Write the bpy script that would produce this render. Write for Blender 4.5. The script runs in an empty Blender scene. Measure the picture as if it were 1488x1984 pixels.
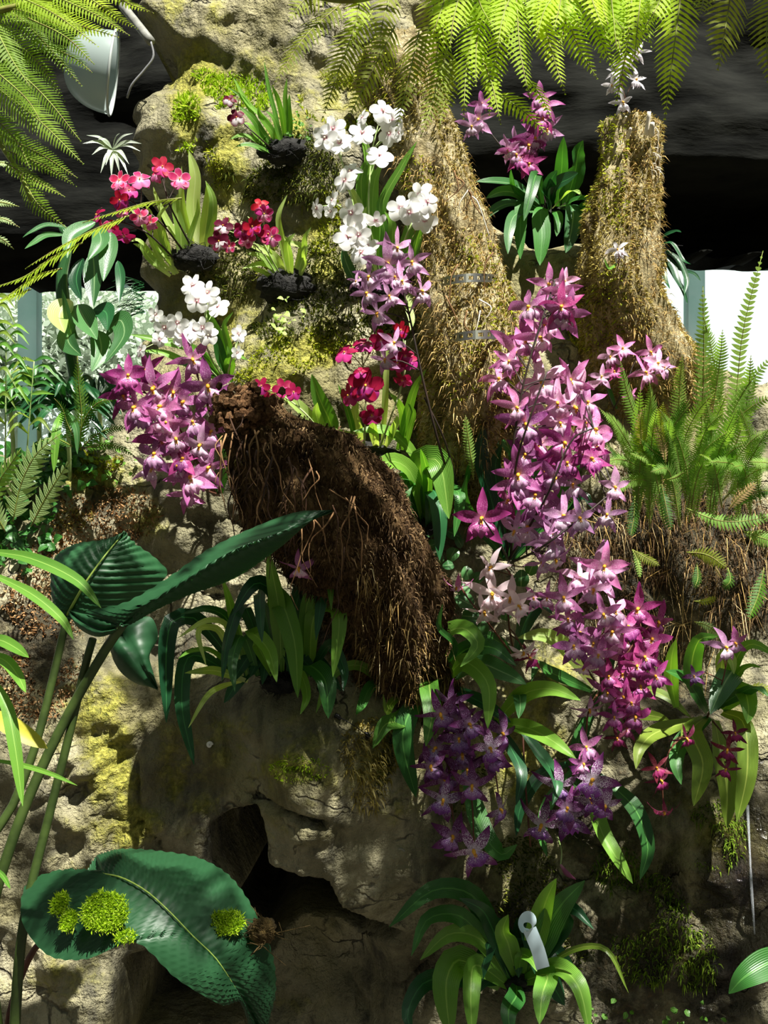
import bpy, math, random
import numpy as np
from mathutils import Vector, Matrix, noise

random.seed(7); RNG = np.random.default_rng(7)
SC = bpy.context.scene; COL = SC.collection
# ------------------------------------------------------------------ camera
CAM = (0.0, -2.0, 1.5)
cd = bpy.data.cameras.new('camera'); cam = bpy.data.objects.new('camera', cd); COL.objects.link(cam)
cam.location = CAM; cam.rotation_euler = (math.pi/2, 0, 0)
cd.sensor_fit = 'VERTICAL'; cd.sensor_height = 24.0; cd.lens = 24.0*2.0/1.984
SC.camera = cam
# ------------------------------------------------------------------ light
SUN_E = 11.0
sd = bpy.data.lights.new('sun', 'SUN'); sun = bpy.data.objects.new('sun', sd); COL.objects.link(sun)
sd.energy = SUN_E; sd.angle = math.radians(0.6); sd.color = (1.0, 0.965, 0.88)
SUN_DIR = Vector((-0.26, 0.40, -0.88)).normalized()          # travel direction of the light
sun.rotation_euler = SUN_DIR.to_track_quat('-Z', 'Y').to_euler(); sun.location = (1.5, -3, 6)
w = bpy.data.worlds.new('world'); SC.world = w; w.use_nodes = True
nt = w.node_tree; nt.nodes.clear()
wo = nt.nodes.new('ShaderNodeOutputWorld'); bg = nt.nodes.new('ShaderNodeBackground')
tc = nt.nodes.new('ShaderNodeTexCoord'); sx = nt.nodes.new('ShaderNodeSeparateXYZ')
nt.links.new(tc.outputs['Generated'], sx.inputs[0])
def mrange(nt, src, a, b, c, d):
    m = nt.nodes.new('ShaderNodeMapRange'); m.interpolation_type = 'SMOOTHSTEP'
    m.inputs[1].default_value = a; m.inputs[2].default_value = b; m.inputs[3].default_value = c; m.inputs[4].default_value = d
    nt.links.new(src, m.inputs[0]); return m.outputs[0]
def mth(nt, op, a, b=None):
    m = nt.nodes.new('ShaderNodeMath'); m.operation = op
    for i, v in enumerate((a, b)):
        if v is None: continue
        if isinstance(v, (int, float)): m.inputs[i].default_value = v
        else: nt.links.new(v, m.inputs[i])
    return m.outputs[0]
back = mrange(nt, sx.outputs[1], 0.35, 0.85, 0.0, 1.0)        # bright hazy sky on the far side of the glasshouse
low = mrange(nt, sx.outputs[2], 0.75, 0.25, 0.0, 1.0)
up = mrange(nt, sx.outputs[2], -0.25, 0.85, 0.015, 0.27)
st = mth(nt, 'ADD', mth(nt, 'MULTIPLY', mth(nt, 'MULTIPLY', back, low), 1.1), up)
bg.inputs[0].default_value = (0.93, 1.0, 0.97, 1); nt.links.new(st, bg.inputs[1]); nt.links.new(bg.outputs[0], wo.inputs[0])
SC.view_settings.view_transform = 'Standard'; SC.view_settings.look = 'None'
SC.view_settings.gamma = 1.0; SC.view_settings.use_curve_mapping = False; SC.view_settings.exposure = 0.15
SC.cycles.max_bounces = 6; SC.cycles.transparent_max_bounces = 8
# ------------------------------------------------------------------ helpers
def at(px, py, Y):
    s = (Y - CAM[1]) / 2000.0
    return Vector(((px - 744)*s, Y, 1.5 + (992 - py)*s))
def proj(v):
    v = np.asarray(v); s = (v[..., 1] + 2.0) / 2000.0
    return v[..., 0]/s + 744, 992 - (v[..., 2]-1.5)/s
def lin(h):
    c = [int(h[i:i+2], 16)/255 for i in (0, 2, 4)]
    return tuple(x/12.92 if x <= .04045 else ((x+.055)/1.055)**2.4 for x in c) + (1.0,)
def tag(o, label=None, cat=None, group=None, kind=None):
    for k, v in (('label', label), ('category', cat), ('group', group), ('kind', kind)):
        if v: o[k] = v
    return o
def empty(name, loc, label, cat, group=None):
    o = bpy.data.objects.new(name, None); COL.objects.link(o); o.location = loc; o.empty_display_size = .02
    return tag(o, label, cat, group)
def mesh_data(name, V, F, mats, uv=None, midx=None, smooth=True, attrs=None):
    me = bpy.data.meshes.new(name); me.from_pydata([tuple(v) for v in V], [], [tuple(f) for f in F])
    for m in (mats if isinstance(mats, (list, tuple)) else [mats]): me.materials.append(m)
    if midx is not None: me.polygons.foreach_set('material_index', midx)
    if smooth: me.polygons.foreach_set('use_smooth', [True]*len(me.polygons))
    if uv is not None:
        l = me.uv_layers.new(name='UVMap'); vi = np.zeros(len(me.loops), int); me.loops.foreach_get('vertex_index', vi)
        l.data.foreach_set('uv', np.asarray(uv, np.float32)[vi].ravel())
    for k, a in (attrs or {}).items():
        at_ = me.attributes.new(k, 'FLOAT_COLOR', 'POINT'); at_.data.foreach_set('color', np.asarray(a, np.float32).ravel())
    me.update(); return me
def link(name, me, parent=None, loc=None):
    o = bpy.data.objects.new(name, me); COL.objects.link(o)
    if parent is not None: o.parent = parent
    if loc is not None: o.location = loc
    return o
class MB:                                                      # collects pieces of ONE mesh
    def __init__(s): s.V = []; s.F = []; s.U = []; s.M = []
    def add(s, V, F, U=None, m=0):
        b = len(s.V); s.V += [tuple(v) for v in V]; s.F += [tuple(i+b for i in f) for f in F]
        s.U += list(U) if U is not None else [(0, .5)]*len(V); s.M += [m]*len(F); return s
    def build(s, name, mats, parent=None, smooth=True):
        off = np.array(parent.location) if parent is not None else np.zeros(3)
        if parent is not None and parent.parent is not None: off = off + np.array(parent.parent.location)
        return link(name, mesh_data(name, np.array(s.V)-off, s.F, mats, s.U, s.M, smooth), parent)
def spline(P, n):
    P = np.array([tuple(p) for p in P], float)
    if len(P) == 2: P = np.array([P[0], (P[0]+P[1])/2, P[1]])
    d = np.r_[0, np.cumsum(np.linalg.norm(np.diff(P, axis=0), axis=1)+1e-9)]; d /= d[-1]
    t = np.linspace(0, 1, n); m = np.zeros_like(P); k = len(P)
    for i in range(k):
        a, b = max(i-1, 0), min(i+1, k-1); m[i] = (P[b]-P[a])/(d[b]-d[a])
    j = np.clip(np.searchsorted(d, t, 'right')-1, 0, k-2); h = (d[j+1]-d[j])[:, None]; u = ((t-d[j])/(d[j+1]-d[j]))[:, None]
    return ((2*u**3-3*u**2+1)*P[j] + (u**3-2*u**2+u)*h*m[j] + (-2*u**3+3*u**2)*P[j+1] + (u**3-u**2)*h*m[j+1])
def unit(a): return a/np.maximum(np.linalg.norm(a, axis=-1, keepdims=True), 1e-9)
def grid_faces(n, k, off=0, close=False):
    F = []
    for i in range(n-1):
        for j in range(k if close else k-1):
            a = off+i*k+j; b = off+i*k+(j+1) % k; F.append((a, b, b+k, a+k))
    return F
def ribbon(mb, pts, width, prof='strap', face=(0, -1, .35), fold=.12, n=14, k=5, wave=0.0, m=0, curlv=0.0):
    C = spline(pts, n); T = unit(np.gradient(C, axis=0)); f = unit(np.array(face, float))
    S = np.cross(T, f); ln = np.linalg.norm(S, axis=1)
    for i in range(n):
        if ln[i] < .12 and i: S[i] = S[i-1]
    S = unit(S); 
    for i in range(1, n):
        if S[i] @ S[i-1] < -.2: S[i] = -S[i]
    N = unit(np.cross(S, T)); t = np.linspace(0, 1, n)
    if prof == 'strap': wd = np.minimum(1, .38+1.5*t)*np.maximum(1-t**5, 0)**.85
    elif prof == 'ovate': wd = np.sin(np.pi*np.clip(t, 0, 1)**.75)**.8
    elif prof == 'lance': wd = np.minimum(1, .22+2.2*t)*np.maximum(1-t**2.2, 0)
    elif prof == 'obl': wd = np.maximum(.14, np.sin(np.pi*np.clip(t, 0, 1)**1.5))
    else: wd = np.ones(n)
    wd = np.maximum(wd, .03)
    V = []; U = []; v = np.linspace(-1, 1, k); ph = random.random()*6
    for i in range(n):
        for j in range(k):
            q = C[i]+S[i]*v[j]*wd[i]*width/2 + N[i]*(abs(v[j])*fold*wd[i]*width + wave*width*math.sin(9*t[i]+ph+2*v[j])*abs(v[j]))
            V.append(q); U.append((t[i], (v[j]+1)/2))
    mb.add(V, grid_faces(n, k), U, m); return C
def tube(mb, pts, r, n=12, k=6, m=0, cap=True):
    C = spline(pts, n); T = unit(np.gradient(C, axis=0))
    r = np.interp(np.linspace(0, 1, n), np.linspace(0, 1, len(np.atleast_1d(r))), np.atleast_1d(r))
    ref = np.array([0.3, 1, .1]); ref = ref if abs(unit(T[0]) @ unit(ref)) < .9 else np.array([1, 0, 0])
    A = unit(np.cross(T, ref)); B = np.cross(T, A); a = np.linspace(0, 2*np.pi, k, endpoint=False)
    V = (C[:, None]+r[:, None, None]*(np.cos(a)[None, :, None]*A[:, None]+np.sin(a)[None, :, None]*B[:, None])).reshape(-1, 3)
    F = grid_faces(n, k, 0, True)
    if cap: F += [tuple(range(k))[::-1], tuple(range((n-1)*k, n*k))]
    mb.add(V, F, [(i//k/n, (i % k)/k) for i in range(n*k)], m); return C
# ------------------------------------------------------------------ materials
def nodes(name):
    m = bpy.data.materials.new(name); m.use_nodes = True; t = m.node_tree
    return m, t, t.nodes['Principled BSDF'], t.nodes['Material Output']
def N_(t, typ, **kw):
    n = t.nodes.new(typ)
    for k, v in kw.items(): setattr(n, k, v)
    return n
def ramp(t, src, stops):
    r = N_(t, 'ShaderNodeValToRGB'); e = r.color_ramp.elements
    while len(e) < len(stops): e.new(.5)
    for i, (p, c) in enumerate(stops): e[i].position = p; e[i].color = c
    t.links.new(src, r.inputs[0]); return r.outputs[0]
def mixc(t, f, a, b, mode='MIX'):
    m = N_(t, 'ShaderNodeMix', data_type='RGBA', blend_type=mode)
    for i, v in ((0, f), (6, a), (7, b)):
        if isinstance(v, (float, int)): m.inputs[i].default_value = v
        elif isinstance(v, tuple): m.inputs[i].default_value = v
        else: t.links.new(v, m.inputs[i])
    return m.outputs[2]
def noise_tex(t, scale, detail=4, rough=.55, coord='Object', stretch=None):
    c = N_(t, 'ShaderNodeTexCoord'); n = N_(t, 'ShaderNodeTexNoise')
    n.inputs['Scale'].default_value = scale; n.inputs['Detail'].default_value = detail; n.inputs['Roughness'].default_value = rough
    src = c.outputs[coord]
    if stretch:
        mp = N_(t, 'ShaderNodeMapping'); mp.inputs['Scale'].default_value = stretch; t.links.new(src, mp.inputs[0]); src = mp.outputs[0]
    t.links.new(src, n.inputs['Vector']); return n.outputs['Fac']
def translucent(t, bsdf, out, col, amt, tint=None):
    tr = N_(t, 'ShaderNodeBsdfTranslucent'); mx = N_(t, 'ShaderNodeMixShader'); mx.inputs[0].default_value = amt
    c = mixc(t, 1.0, col, tint, 'MULTIPLY') if tint else col
    t.links.new(c, tr.inputs[0]) if not isinstance(c, tuple) else None
    t.links.new(bsdf.outputs[0], mx.inputs[1]); t.links.new(tr.outputs[0], mx.inputs[2]); t.links.new(mx.outputs[0], out.inputs[0])
def leaf_mat(name, dark, light, rib=None, rough=.38, trans=.3, tint=(1.5, 1.6, .5, 1), veins=14, spec=.5, basec=None):
    m, t, b, out = nodes(name)
    oi = N_(t, 'ShaderNodeObjectInfo'); uv = N_(t, 'ShaderNodeUVMap'); sp = N_(t, 'ShaderNodeSeparateXYZ'); t.links.new(uv.outputs[0], sp.inputs[0])
    nz = noise_tex(t, 14, 3)
    f = mth(t, 'ADD', mth(t, 'MULTIPLY', oi.outputs['Random'], .6), mth(t, 'MULTIPLY', nz, .45))
    c = mixc(t, f, lin(dark), lin(light))
    if basec: c = mixc(t, mrange(t, sp.outputs[0], 0.0, .4, .8, 0.0), c, lin(basec))
    if rib:
        mid = mth(t, 'ABSOLUTE', mth(t, 'SUBTRACT', sp.outputs[1], .5))
        c = mixc(t, mrange(t, mid, .015, .05, .8, 0.0), c, lin(rib))
    wv = mth(t, 'SINE', mth(t, 'MULTIPLY', sp.outputs[1], veins*6.283))
    bp = N_(t, 'ShaderNodeBump'); bp.inputs['Strength'].default_value = .25; bp.inputs['Distance'].default_value = .002
    t.links.new(wv, bp.inputs['Height']); t.links.new(bp.outputs[0], b.inputs['Normal'])
    t.links.new(c, b.inputs['Base Color']); b.inputs['Roughness'].default_value = rough; b.inputs['Specular IOR Level'].default_value = spec
    translucent(t, b, out, c, trans, tint); return m
def plain(name, col, rough=.6, metal=0.0, nscale=0, col2=None, bump=0.0, stretch=None, trans=0):
    m, t, b, out = nodes(name); b.inputs['Roughness'].default_value = rough; b.inputs['Metallic'].default_value = metal
    if nscale:
        nz = noise_tex(t, nscale, 5, .6, stretch=stretch); c = mixc(t, mrange(t, nz, .3, .7, 0, 1), lin(col), lin(col2 or col)); t.links.new(c, b.inputs['Base Color'])
        if bump:
            bp = N_(t, 'ShaderNodeBump'); bp.inputs['Strength'].default_value = bump; bp.inputs['Distance'].default_value = .01
            t.links.new(nz, bp.inputs['Height']); t.links.new(bp.outputs[0], b.inputs['Normal'])
        if trans: translucent(t, b, out, c, trans)
    else: b.inputs['Base Color'].default_value = lin(col)
    return m
def rand_mat(name, cols, rough=.7, trans=.25):                 # per-vertex random tuft colour (blade meshes carry it in the UV)
    m, t, b, out = nodes(name); uv = N_(t, 'ShaderNodeUVMap'); sp = N_(t, 'ShaderNodeSeparateXYZ'); t.links.new(uv.outputs[0], sp.inputs[0])
    c = ramp(t, sp.outputs[0], [(i/(len(cols)-1), lin(c)) for i, c in enumerate(cols)])
    t.links.new(c, b.inputs['Base Color']); b.inputs['Roughness'].default_value = rough; b.inputs['Specular IOR Level'].default_value = .2
    translucent(t, b, out, c, trans); return m
# ------------------------------------------------------------------ rockwork
CTRL = [(420,-100,.5),(650,-100,.5),(250,-100,.6),(800,-100,.5),(420,50,.45),(300,200,.42),(290,290,.40),(470,120,.40),(560,100,.45),(480,330,.40),(420,400,.38),(560,400,.30),(620,310,.20),(560,310,.26),
 (380,250,.30),(660,180,.36),(760,200,.38),(450,600,.30),(350,560,.34),(380,470,.30),(560,560,.22),(640,620,.08),(560,690,.08),(500,740,.10),(640,730,.13),(620,800,.15),(720,820,.17),(700,560,.24),(740,620,.24),(740,420,.32),(860,400,.42),(900,300,.75),
 (950,420,.62),(900,500,.40),(1000,450,.55),(1050,480,.5),(1010,600,.42),(1060,560,.42),(980,700,.3),(850,800,.25),(930,950,.2),(1000,850,.26),(1150,560,.42),(1250,640,.38),(1350,690,.45),(1130,740,.36),(1300,850,.34),(1200,1000,.32),
 (1400,1000,.28),(1300,1200,.3),(1480,800,.4),(1470,1200,.25),(1100,1150,.26),(900,1100,.22),(150,950,.22),(20,950,.3),(250,900,.25),(100,1150,.12),(60,1300,.05),(200,1400,0.02),(100,1550,0.0),(300,1500,.06),(330,1150,.25),(250,1020,.18),(310,1000,.2),
 (450,1250,.17),(560,1250,.15),(620,1220,.15),(450,1450,.10),(500,1380,.06),(600,1430,-.08),(560,1500,-.16),(650,1560,-.10),(590,1640,-.06),(700,1700,-.02),(740,1640,-.02),(800,1650,.05),(850,1480,.12),(730,1460,-.02),(700,1360,.06),(900,1300,.2),
 (1000,1500,.2),(1100,1650,.2),(1100,1800,.16),(1250,1700,.14),(1330,1520,.16),(1400,1600,.05),(1440,1750,-.04),(1380,1820,.0),(1300,1900,.08),(1460,1900,-.02),(850,1850,.25),(800,1780,.16),(900,1950,.2),(1100,1950,.12),
 (100,1900,0.02),(180,1750,.05),(40,1750,.05),(300,1700,.12),(600,1980,.3),(620,1930,.35),(650,1800,.4),(-100,1300,.05),(-100,1700,.0),(-100,1000,.3),(1600,1000,.3),(1600,1500,.1),(1600,1900,0),(0,2100,0),(400,2100,.2),(800,2100,.2),(1200,2100,.1),(300,1600,.04),(400,1640,.04)]
CW = np.array([tuple(at(*c)) for c in CTRL])
OUT = [(-250,2250),(-250,890),(0,885),(120,890),(215,850),(262,760),(285,660),(280,560),(268,500),(290,440),(335,390),(330,335),(250,325),(226,260),(233,195),(290,140),(325,105),(290,60),(255,0),(225,-250),
 (870,-250),(830,0),(845,200),(850,290),(925,295),(985,380),(1040,430),(1130,440),(1200,440),(1270,560),(1330,640),(1390,690),(1500,720),(1750,740),(1750,2250)]
CAVES = [([(395,1605),(440,1575),(500,1555),(515,1590),(527,1640),(522,1668),(560,1678),(640,1700),(665,1760),(720,1810),(790,1860),(735,1900),(700,1930),(640,1905),(560,1900),(525,1930),(470,2010),(380,1960),(360,1880),(440,1760),(400,1680)], .75, .06),
 ([(215,1880),(300,1860),(380,1870),(420,1950),(470,2100),(205,2100)], .6, .06),
 ([(500,310),(580,370),(575,400),(480,395),(440,340)], .05, .04),
 ([(690,690),(800,640),(830,730),(760,770),(690,760)], .06, .05), ([(640,1565),(560,1545),(490,1530),(480,1560),(560,1570),(640,1600)], .10, .03),
 ([(1300,1620),(1360,1640),(1350,1800),(1280,1830),(1200,1760)], .06, .06), ([(250,1480),(262,1480),(275,1640),(255,1640)], .06, .02)]
def w2(poly, Y): return np.array([[*(at(x, y, Y))][0::2] for x, y in poly])
def sdf(X, Z, P):                                              # positive inside
    X = np.asarray(X, float); Z = np.asarray(Z, float); d = np.full(X.shape, 1e9); ins = np.zeros(X.shape, bool)
    for i in range(len(P)):
        a, b = P[i-1], P[i]; ab = b-a; l = ab @ ab+1e-12
        t = np.clip(((X-a[0])*ab[0]+(Z-a[1])*ab[1])/l, 0, 1)
        d = np.minimum(d, np.hypot(X-a[0]-t*ab[0], Z-a[1]-t*ab[1]))
        c = ((a[1] > Z) != (b[1] > Z)) & (X < (b[0]-a[0])*(Z-a[1])/(b[1]-a[1]+1e-12)+a[0]); ins ^= c
    return np.where(ins, d, -d)
OUTW = w2(OUT, .35); CAVW = [(w2(p, 0.0), a, s) for p, a, s in CAVES]
def nz3(x, y, z): return noise.noise(Vector((x, y, z)))
def rock_noise(x, z):
    v = Vector((x*3.1, 3.3, z*2.6)); a = noise.fractal(v, 1.0, 2.1, 4)*.034
    b = 1-abs(noise.noise(Vector((x*8+z*3.5, 9, z*6.5-x*3)))); c = noise.fractal(Vector((x*22+z*6, 2, z*17-x*9)), .8, 2.2, 4)
    wv = noise.noise_vector(Vector((x*4, 7, z*4)))
    d1 = noise.voronoi(Vector((x*4.2+wv.x*.9+z*1.4, 1.5, z*3.0+wv.z*.9-x*.8)))[0]
    s = 0.0                                                    # slanting cracks in the two rock faces at the lower left
    for cx, cz, ca, sa, rx, rz, am in ((-.60, .98, .86, .50, .13, .19, .030), (-.42, .93, .5, .86, .08, .14, .024), (-.35, 2.45, .3, .95, .2, .2, .016)):
        g = math.exp(-((x-cx)/rx)**2-((z-cz)/rz)**2)
        if g > .02: r = 1-abs(noise.noise(Vector(((x*ca+z*sa)*5, 4, (z*ca-x*sa)*24)))); s += g*am*(r*r-.5)+g*.008*noise.noise(Vector(((x*ca+z*sa)*12, 6, (z*ca-x*sa)*70)))
    return s + a*1.25 - b*b*.026 + c*.011 + (d1[0]-.35)*.03 + max(0, .05-(d1[1]-d1[0]))*.25*max(0, min(1, .5+2.5*wv.y))
def base_depth(X, Z):
    X = np.atleast_1d(np.asarray(X, float)); Z = np.atleast_1d(np.asarray(Z, float)); num = np.zeros(X.shape); den = np.zeros(X.shape)
    for c in CW:
        d2 = (X-c[0])**2+(Z-c[2])**2; g = np.exp(-d2/(2*.075**2))+.02*np.exp(-d2/(2*.25**2))+1e-9
        num += g*c[1]; den += g
    D = num/den
    for P, a, s in CAVW:
        q = np.clip(sdf(X, Z, P)/s, 0, 1); D = D + a*q*q*(3-2*q)
    return D
def rock_depth(x, z): return float(base_depth(x, z)[0]) + rock_noise(x, z)
def rY(px, py):
    Y = .25
    for _ in range(5):
        p = at(px, py, Y); Y = .5*Y+.5*rock_depth(p.x, p.z)
    return Y
def on(px, py, off=0.0): return at(px, py, rY(px, py)-off)
def heightfield(name, x0, x1, z0, z1, step, depth, poly, R, skirt, mat, paint=None):
    xs = np.arange(x0, x1, step); zs = np.arange(z0, z1, step); X, Z = np.meshgrid(xs, zs)
    D = depth(X, Z); S = sdf(X+.012*np.sin(Z*31)+.008*np.sin(Z*77+1), Z+.01*np.sin(X*37), poly)
    q = np.clip(1-S/R, 0, 1); Y = D+R*(1-np.sqrt(np.clip(1-q*q, 0, 1)))*1.1
    n, k = X.shape; V = np.stack([X, Y, Z], -1).reshape(-1, 3); keep = (S > 0).ravel()
    F = [(a, a+1, a+k+1, a+k) for i in range(n-1) for a in range(i*k, i*k+k-1) if keep[a] and keep[a+1] and keep[a+k] and keep[a+k+1]]
    used = np.zeros(len(V), bool); used[np.array(F).ravel()] = True; idx = np.cumsum(used)-1; V = V[used]; F = [tuple(idx[list(f)]) for f in F]
    cnt = {}
    for f in F:
        for i in range(4): e = (f[i], f[(i+1) % 4]); kk = (min(e), max(e)); cnt[kk] = (cnt.get(kk, (0, None))[0]+1, e)
    ring = {}; V = list(map(tuple, V))
    def bk(i):
        if i not in ring: ring[i] = len(V); v = V[i]; V.append((v[0]*.97, v[1]+skirt, v[2]-.02))
        return ring[i]
    for kk, (c, e) in list(cnt.items()):
        if c == 1: F.append((e[1], e[0], bk(e[0]), bk(e[1])))
    V = np.array(V); A = {'paint': paint(V)} if paint else None
    return link(name, mesh_data(name, V, F, mat, attrs=A))
# colour on the stone: R algae and thin moss, G wet, B rusty or brown staining, with shade painted into the dark hollow
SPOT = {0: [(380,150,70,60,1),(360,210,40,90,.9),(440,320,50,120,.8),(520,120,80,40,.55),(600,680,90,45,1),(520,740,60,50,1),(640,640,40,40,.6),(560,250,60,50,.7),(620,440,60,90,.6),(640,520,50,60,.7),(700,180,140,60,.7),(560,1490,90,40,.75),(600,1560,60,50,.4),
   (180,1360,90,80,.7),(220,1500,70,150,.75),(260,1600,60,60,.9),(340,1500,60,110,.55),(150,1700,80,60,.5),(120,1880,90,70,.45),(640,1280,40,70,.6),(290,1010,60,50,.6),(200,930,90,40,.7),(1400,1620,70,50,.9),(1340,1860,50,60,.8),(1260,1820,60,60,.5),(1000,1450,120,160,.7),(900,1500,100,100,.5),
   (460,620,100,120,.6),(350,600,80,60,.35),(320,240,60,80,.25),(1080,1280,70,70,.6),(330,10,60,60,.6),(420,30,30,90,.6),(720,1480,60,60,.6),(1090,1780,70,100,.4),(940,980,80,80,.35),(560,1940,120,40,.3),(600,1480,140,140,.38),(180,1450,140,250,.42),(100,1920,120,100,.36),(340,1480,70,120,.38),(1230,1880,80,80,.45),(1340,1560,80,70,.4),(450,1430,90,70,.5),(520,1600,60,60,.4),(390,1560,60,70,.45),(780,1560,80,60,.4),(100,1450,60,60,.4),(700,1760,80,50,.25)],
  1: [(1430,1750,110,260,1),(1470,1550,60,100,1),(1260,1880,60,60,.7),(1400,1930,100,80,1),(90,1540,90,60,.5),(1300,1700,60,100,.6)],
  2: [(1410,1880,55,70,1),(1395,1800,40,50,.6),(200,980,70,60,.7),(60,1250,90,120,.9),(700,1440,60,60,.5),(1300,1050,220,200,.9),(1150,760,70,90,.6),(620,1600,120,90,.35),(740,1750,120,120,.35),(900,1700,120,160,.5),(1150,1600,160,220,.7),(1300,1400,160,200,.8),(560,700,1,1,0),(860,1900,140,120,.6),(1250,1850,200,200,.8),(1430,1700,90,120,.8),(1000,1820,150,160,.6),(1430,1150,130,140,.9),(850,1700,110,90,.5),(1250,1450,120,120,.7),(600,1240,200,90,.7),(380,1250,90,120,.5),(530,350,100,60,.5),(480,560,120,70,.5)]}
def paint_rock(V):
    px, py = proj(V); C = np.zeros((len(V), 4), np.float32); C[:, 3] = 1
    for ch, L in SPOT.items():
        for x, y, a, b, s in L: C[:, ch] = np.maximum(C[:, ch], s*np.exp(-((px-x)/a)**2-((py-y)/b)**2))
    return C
def rock_material():
    m, t, b, out = nodes('rock')
    pa = N_(t, 'ShaderNodeAttribute', attribute_name='paint'); sp = N_(t, 'ShaderNodeSeparateColor'); t.links.new(pa.outputs['Color'], sp.inputs[0])
    n1 = noise_tex(t, 5, 6, .6); n2 = noise_tex(t, 22, 6, .65); n3 = noise_tex(t, 90, 4, .6); st = noise_tex(t, 9, 6, .7, stretch=(1.2, 1, .35))
    c = ramp(t, n1, [(.30, lin('58543e')), (.48, lin('8b8669')), (.62, lin('b3ac8d')), (.78, lin('77715a'))])
    c = mixc(t, mrange(t, st, .50, .66, 0, .85), c, lin('4a483e'))
    c = mixc(t, mrange(t, n2, .60, .72, 0, .6), c, lin('c4bd9e'))
    # ochre film everywhere a little, algae where it grows
    c = mixc(t, mrange(t, noise_tex(t, 3.3, 5, .6), .45, .62, 0, .4), c, lin('8f8746'))
    al = mth(t, 'ADD', sp.outputs[0], mth(t, 'MULTIPLY', mth(t, 'SUBTRACT', n2, .5), 1.5)); al = mrange(t, al, .25, .75, 0, .92)
    alc = ramp(t, n3, [(.3, lin('5f6420')), (.5, lin('939034')), (.7, lin('bdb758'))]); c = mixc(t, al, c, alc)
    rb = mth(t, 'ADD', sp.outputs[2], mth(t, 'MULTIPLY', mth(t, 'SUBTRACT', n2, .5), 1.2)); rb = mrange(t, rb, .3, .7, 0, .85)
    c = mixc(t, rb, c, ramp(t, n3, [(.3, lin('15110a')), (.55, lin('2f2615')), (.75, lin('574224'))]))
    cr = N_(t, 'ShaderNodeTexVoronoi', feature='DISTANCE_TO_EDGE'); cr.inputs['Scale'].default_value = 6; tcx = N_(t, 'ShaderNodeTexCoord'); mp = N_(t, 'ShaderNodeMapping'); mp.inputs['Rotation'].default_value = (0, .5, 0); mp.inputs['Scale'].default_value = (.8, 1, 1.9)
    dv = N_(t, 'ShaderNodeTexNoise'); dv.inputs['Scale'].default_value = 6; dv.inputs['Detail'].default_value = 5; t.links.new(tcx.outputs['Object'], dv.inputs['Vector'])
    vm = N_(t, 'ShaderNodeVectorMath', operation='MULTIPLY_ADD'); t.links.new(dv.outputs['Color'], vm.inputs[0]); vm.inputs[1].default_value = (.25, .25, .25); t.links.new(tcx.outputs['Object'], vm.inputs[2])
    t.links.new(vm.outputs[0], mp.inputs[0]); t.links.new(mp.outputs[0], cr.inputs['Vector'])
    ck = mth(t, 'MULTIPLY', mrange(t, cr.outputs['Distance'], 0.0, .035, 1, 0), mrange(t, n1, .5, .62, 0, 1))
    c = mixc(t, mth(t, 'MULTIPLY', ck, .75), c, lin('1f1d16'))
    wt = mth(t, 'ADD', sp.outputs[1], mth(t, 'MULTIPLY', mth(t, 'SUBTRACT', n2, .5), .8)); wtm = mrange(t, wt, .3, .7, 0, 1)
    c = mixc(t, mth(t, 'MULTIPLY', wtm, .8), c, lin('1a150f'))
    t.links.new(c, b.inputs['Base Color'])
    h = mth(t, 'ADD', mth(t, 'ADD', mth(t, 'MULTIPLY', n2, 1.0), mth(t, 'MULTIPLY', st, .9)), mth(t, 'SUBTRACT', mth(t, 'MULTIPLY', n3, .25), mth(t, 'MULTIPLY', ck, .5)))
    bp = N_(t, 'ShaderNodeBump'); bp.inputs['Strength'].default_value = 1.0; bp.inputs['Distance'].default_value = .034; t.links.new(h, bp.inputs['Height']); t.links.new(bp.outputs[0], b.inputs['Normal'])
    t.links.new(mrange(t, wt, .3, .7, .82, .1), b.inputs['Roughness']); b.inputs['Specular IOR Level'].default_value = .4
    return m
ROCK_M = rock_material()
_rn = np.vectorize(rock_noise)
rock = tag(heightfield('wall_back', -1.25, 1.25, .28, 3.0, .0075, lambda X, Z: base_depth(X, Z)+_rn(X, Z), OUTW, .10, .45, ROCK_M, paint_rock), kind='structure')
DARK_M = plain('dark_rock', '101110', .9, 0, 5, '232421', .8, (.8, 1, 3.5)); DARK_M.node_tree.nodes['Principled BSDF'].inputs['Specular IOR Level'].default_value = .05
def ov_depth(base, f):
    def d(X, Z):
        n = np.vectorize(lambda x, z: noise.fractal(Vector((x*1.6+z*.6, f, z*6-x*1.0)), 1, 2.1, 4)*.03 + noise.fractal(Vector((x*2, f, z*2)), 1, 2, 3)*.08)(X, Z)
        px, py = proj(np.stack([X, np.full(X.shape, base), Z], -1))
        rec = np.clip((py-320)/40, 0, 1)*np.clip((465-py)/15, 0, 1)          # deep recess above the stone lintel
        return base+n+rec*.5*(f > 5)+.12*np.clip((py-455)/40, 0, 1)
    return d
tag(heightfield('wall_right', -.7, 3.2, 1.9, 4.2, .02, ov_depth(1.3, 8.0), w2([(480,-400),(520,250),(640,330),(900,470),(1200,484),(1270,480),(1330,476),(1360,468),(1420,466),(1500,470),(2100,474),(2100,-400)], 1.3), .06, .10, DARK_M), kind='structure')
tag(heightfield('wall_left', -3.2, .1, 1.9, 4.2, .02, ov_depth(1.2, 2.0), w2([(-700,-400),(-700,520),(-50,522),(120,520),(260,524),(330,545),(420,545),(700,400),(700,-400)], 1.2), .06, .10, DARK_M), kind='structure')
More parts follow.
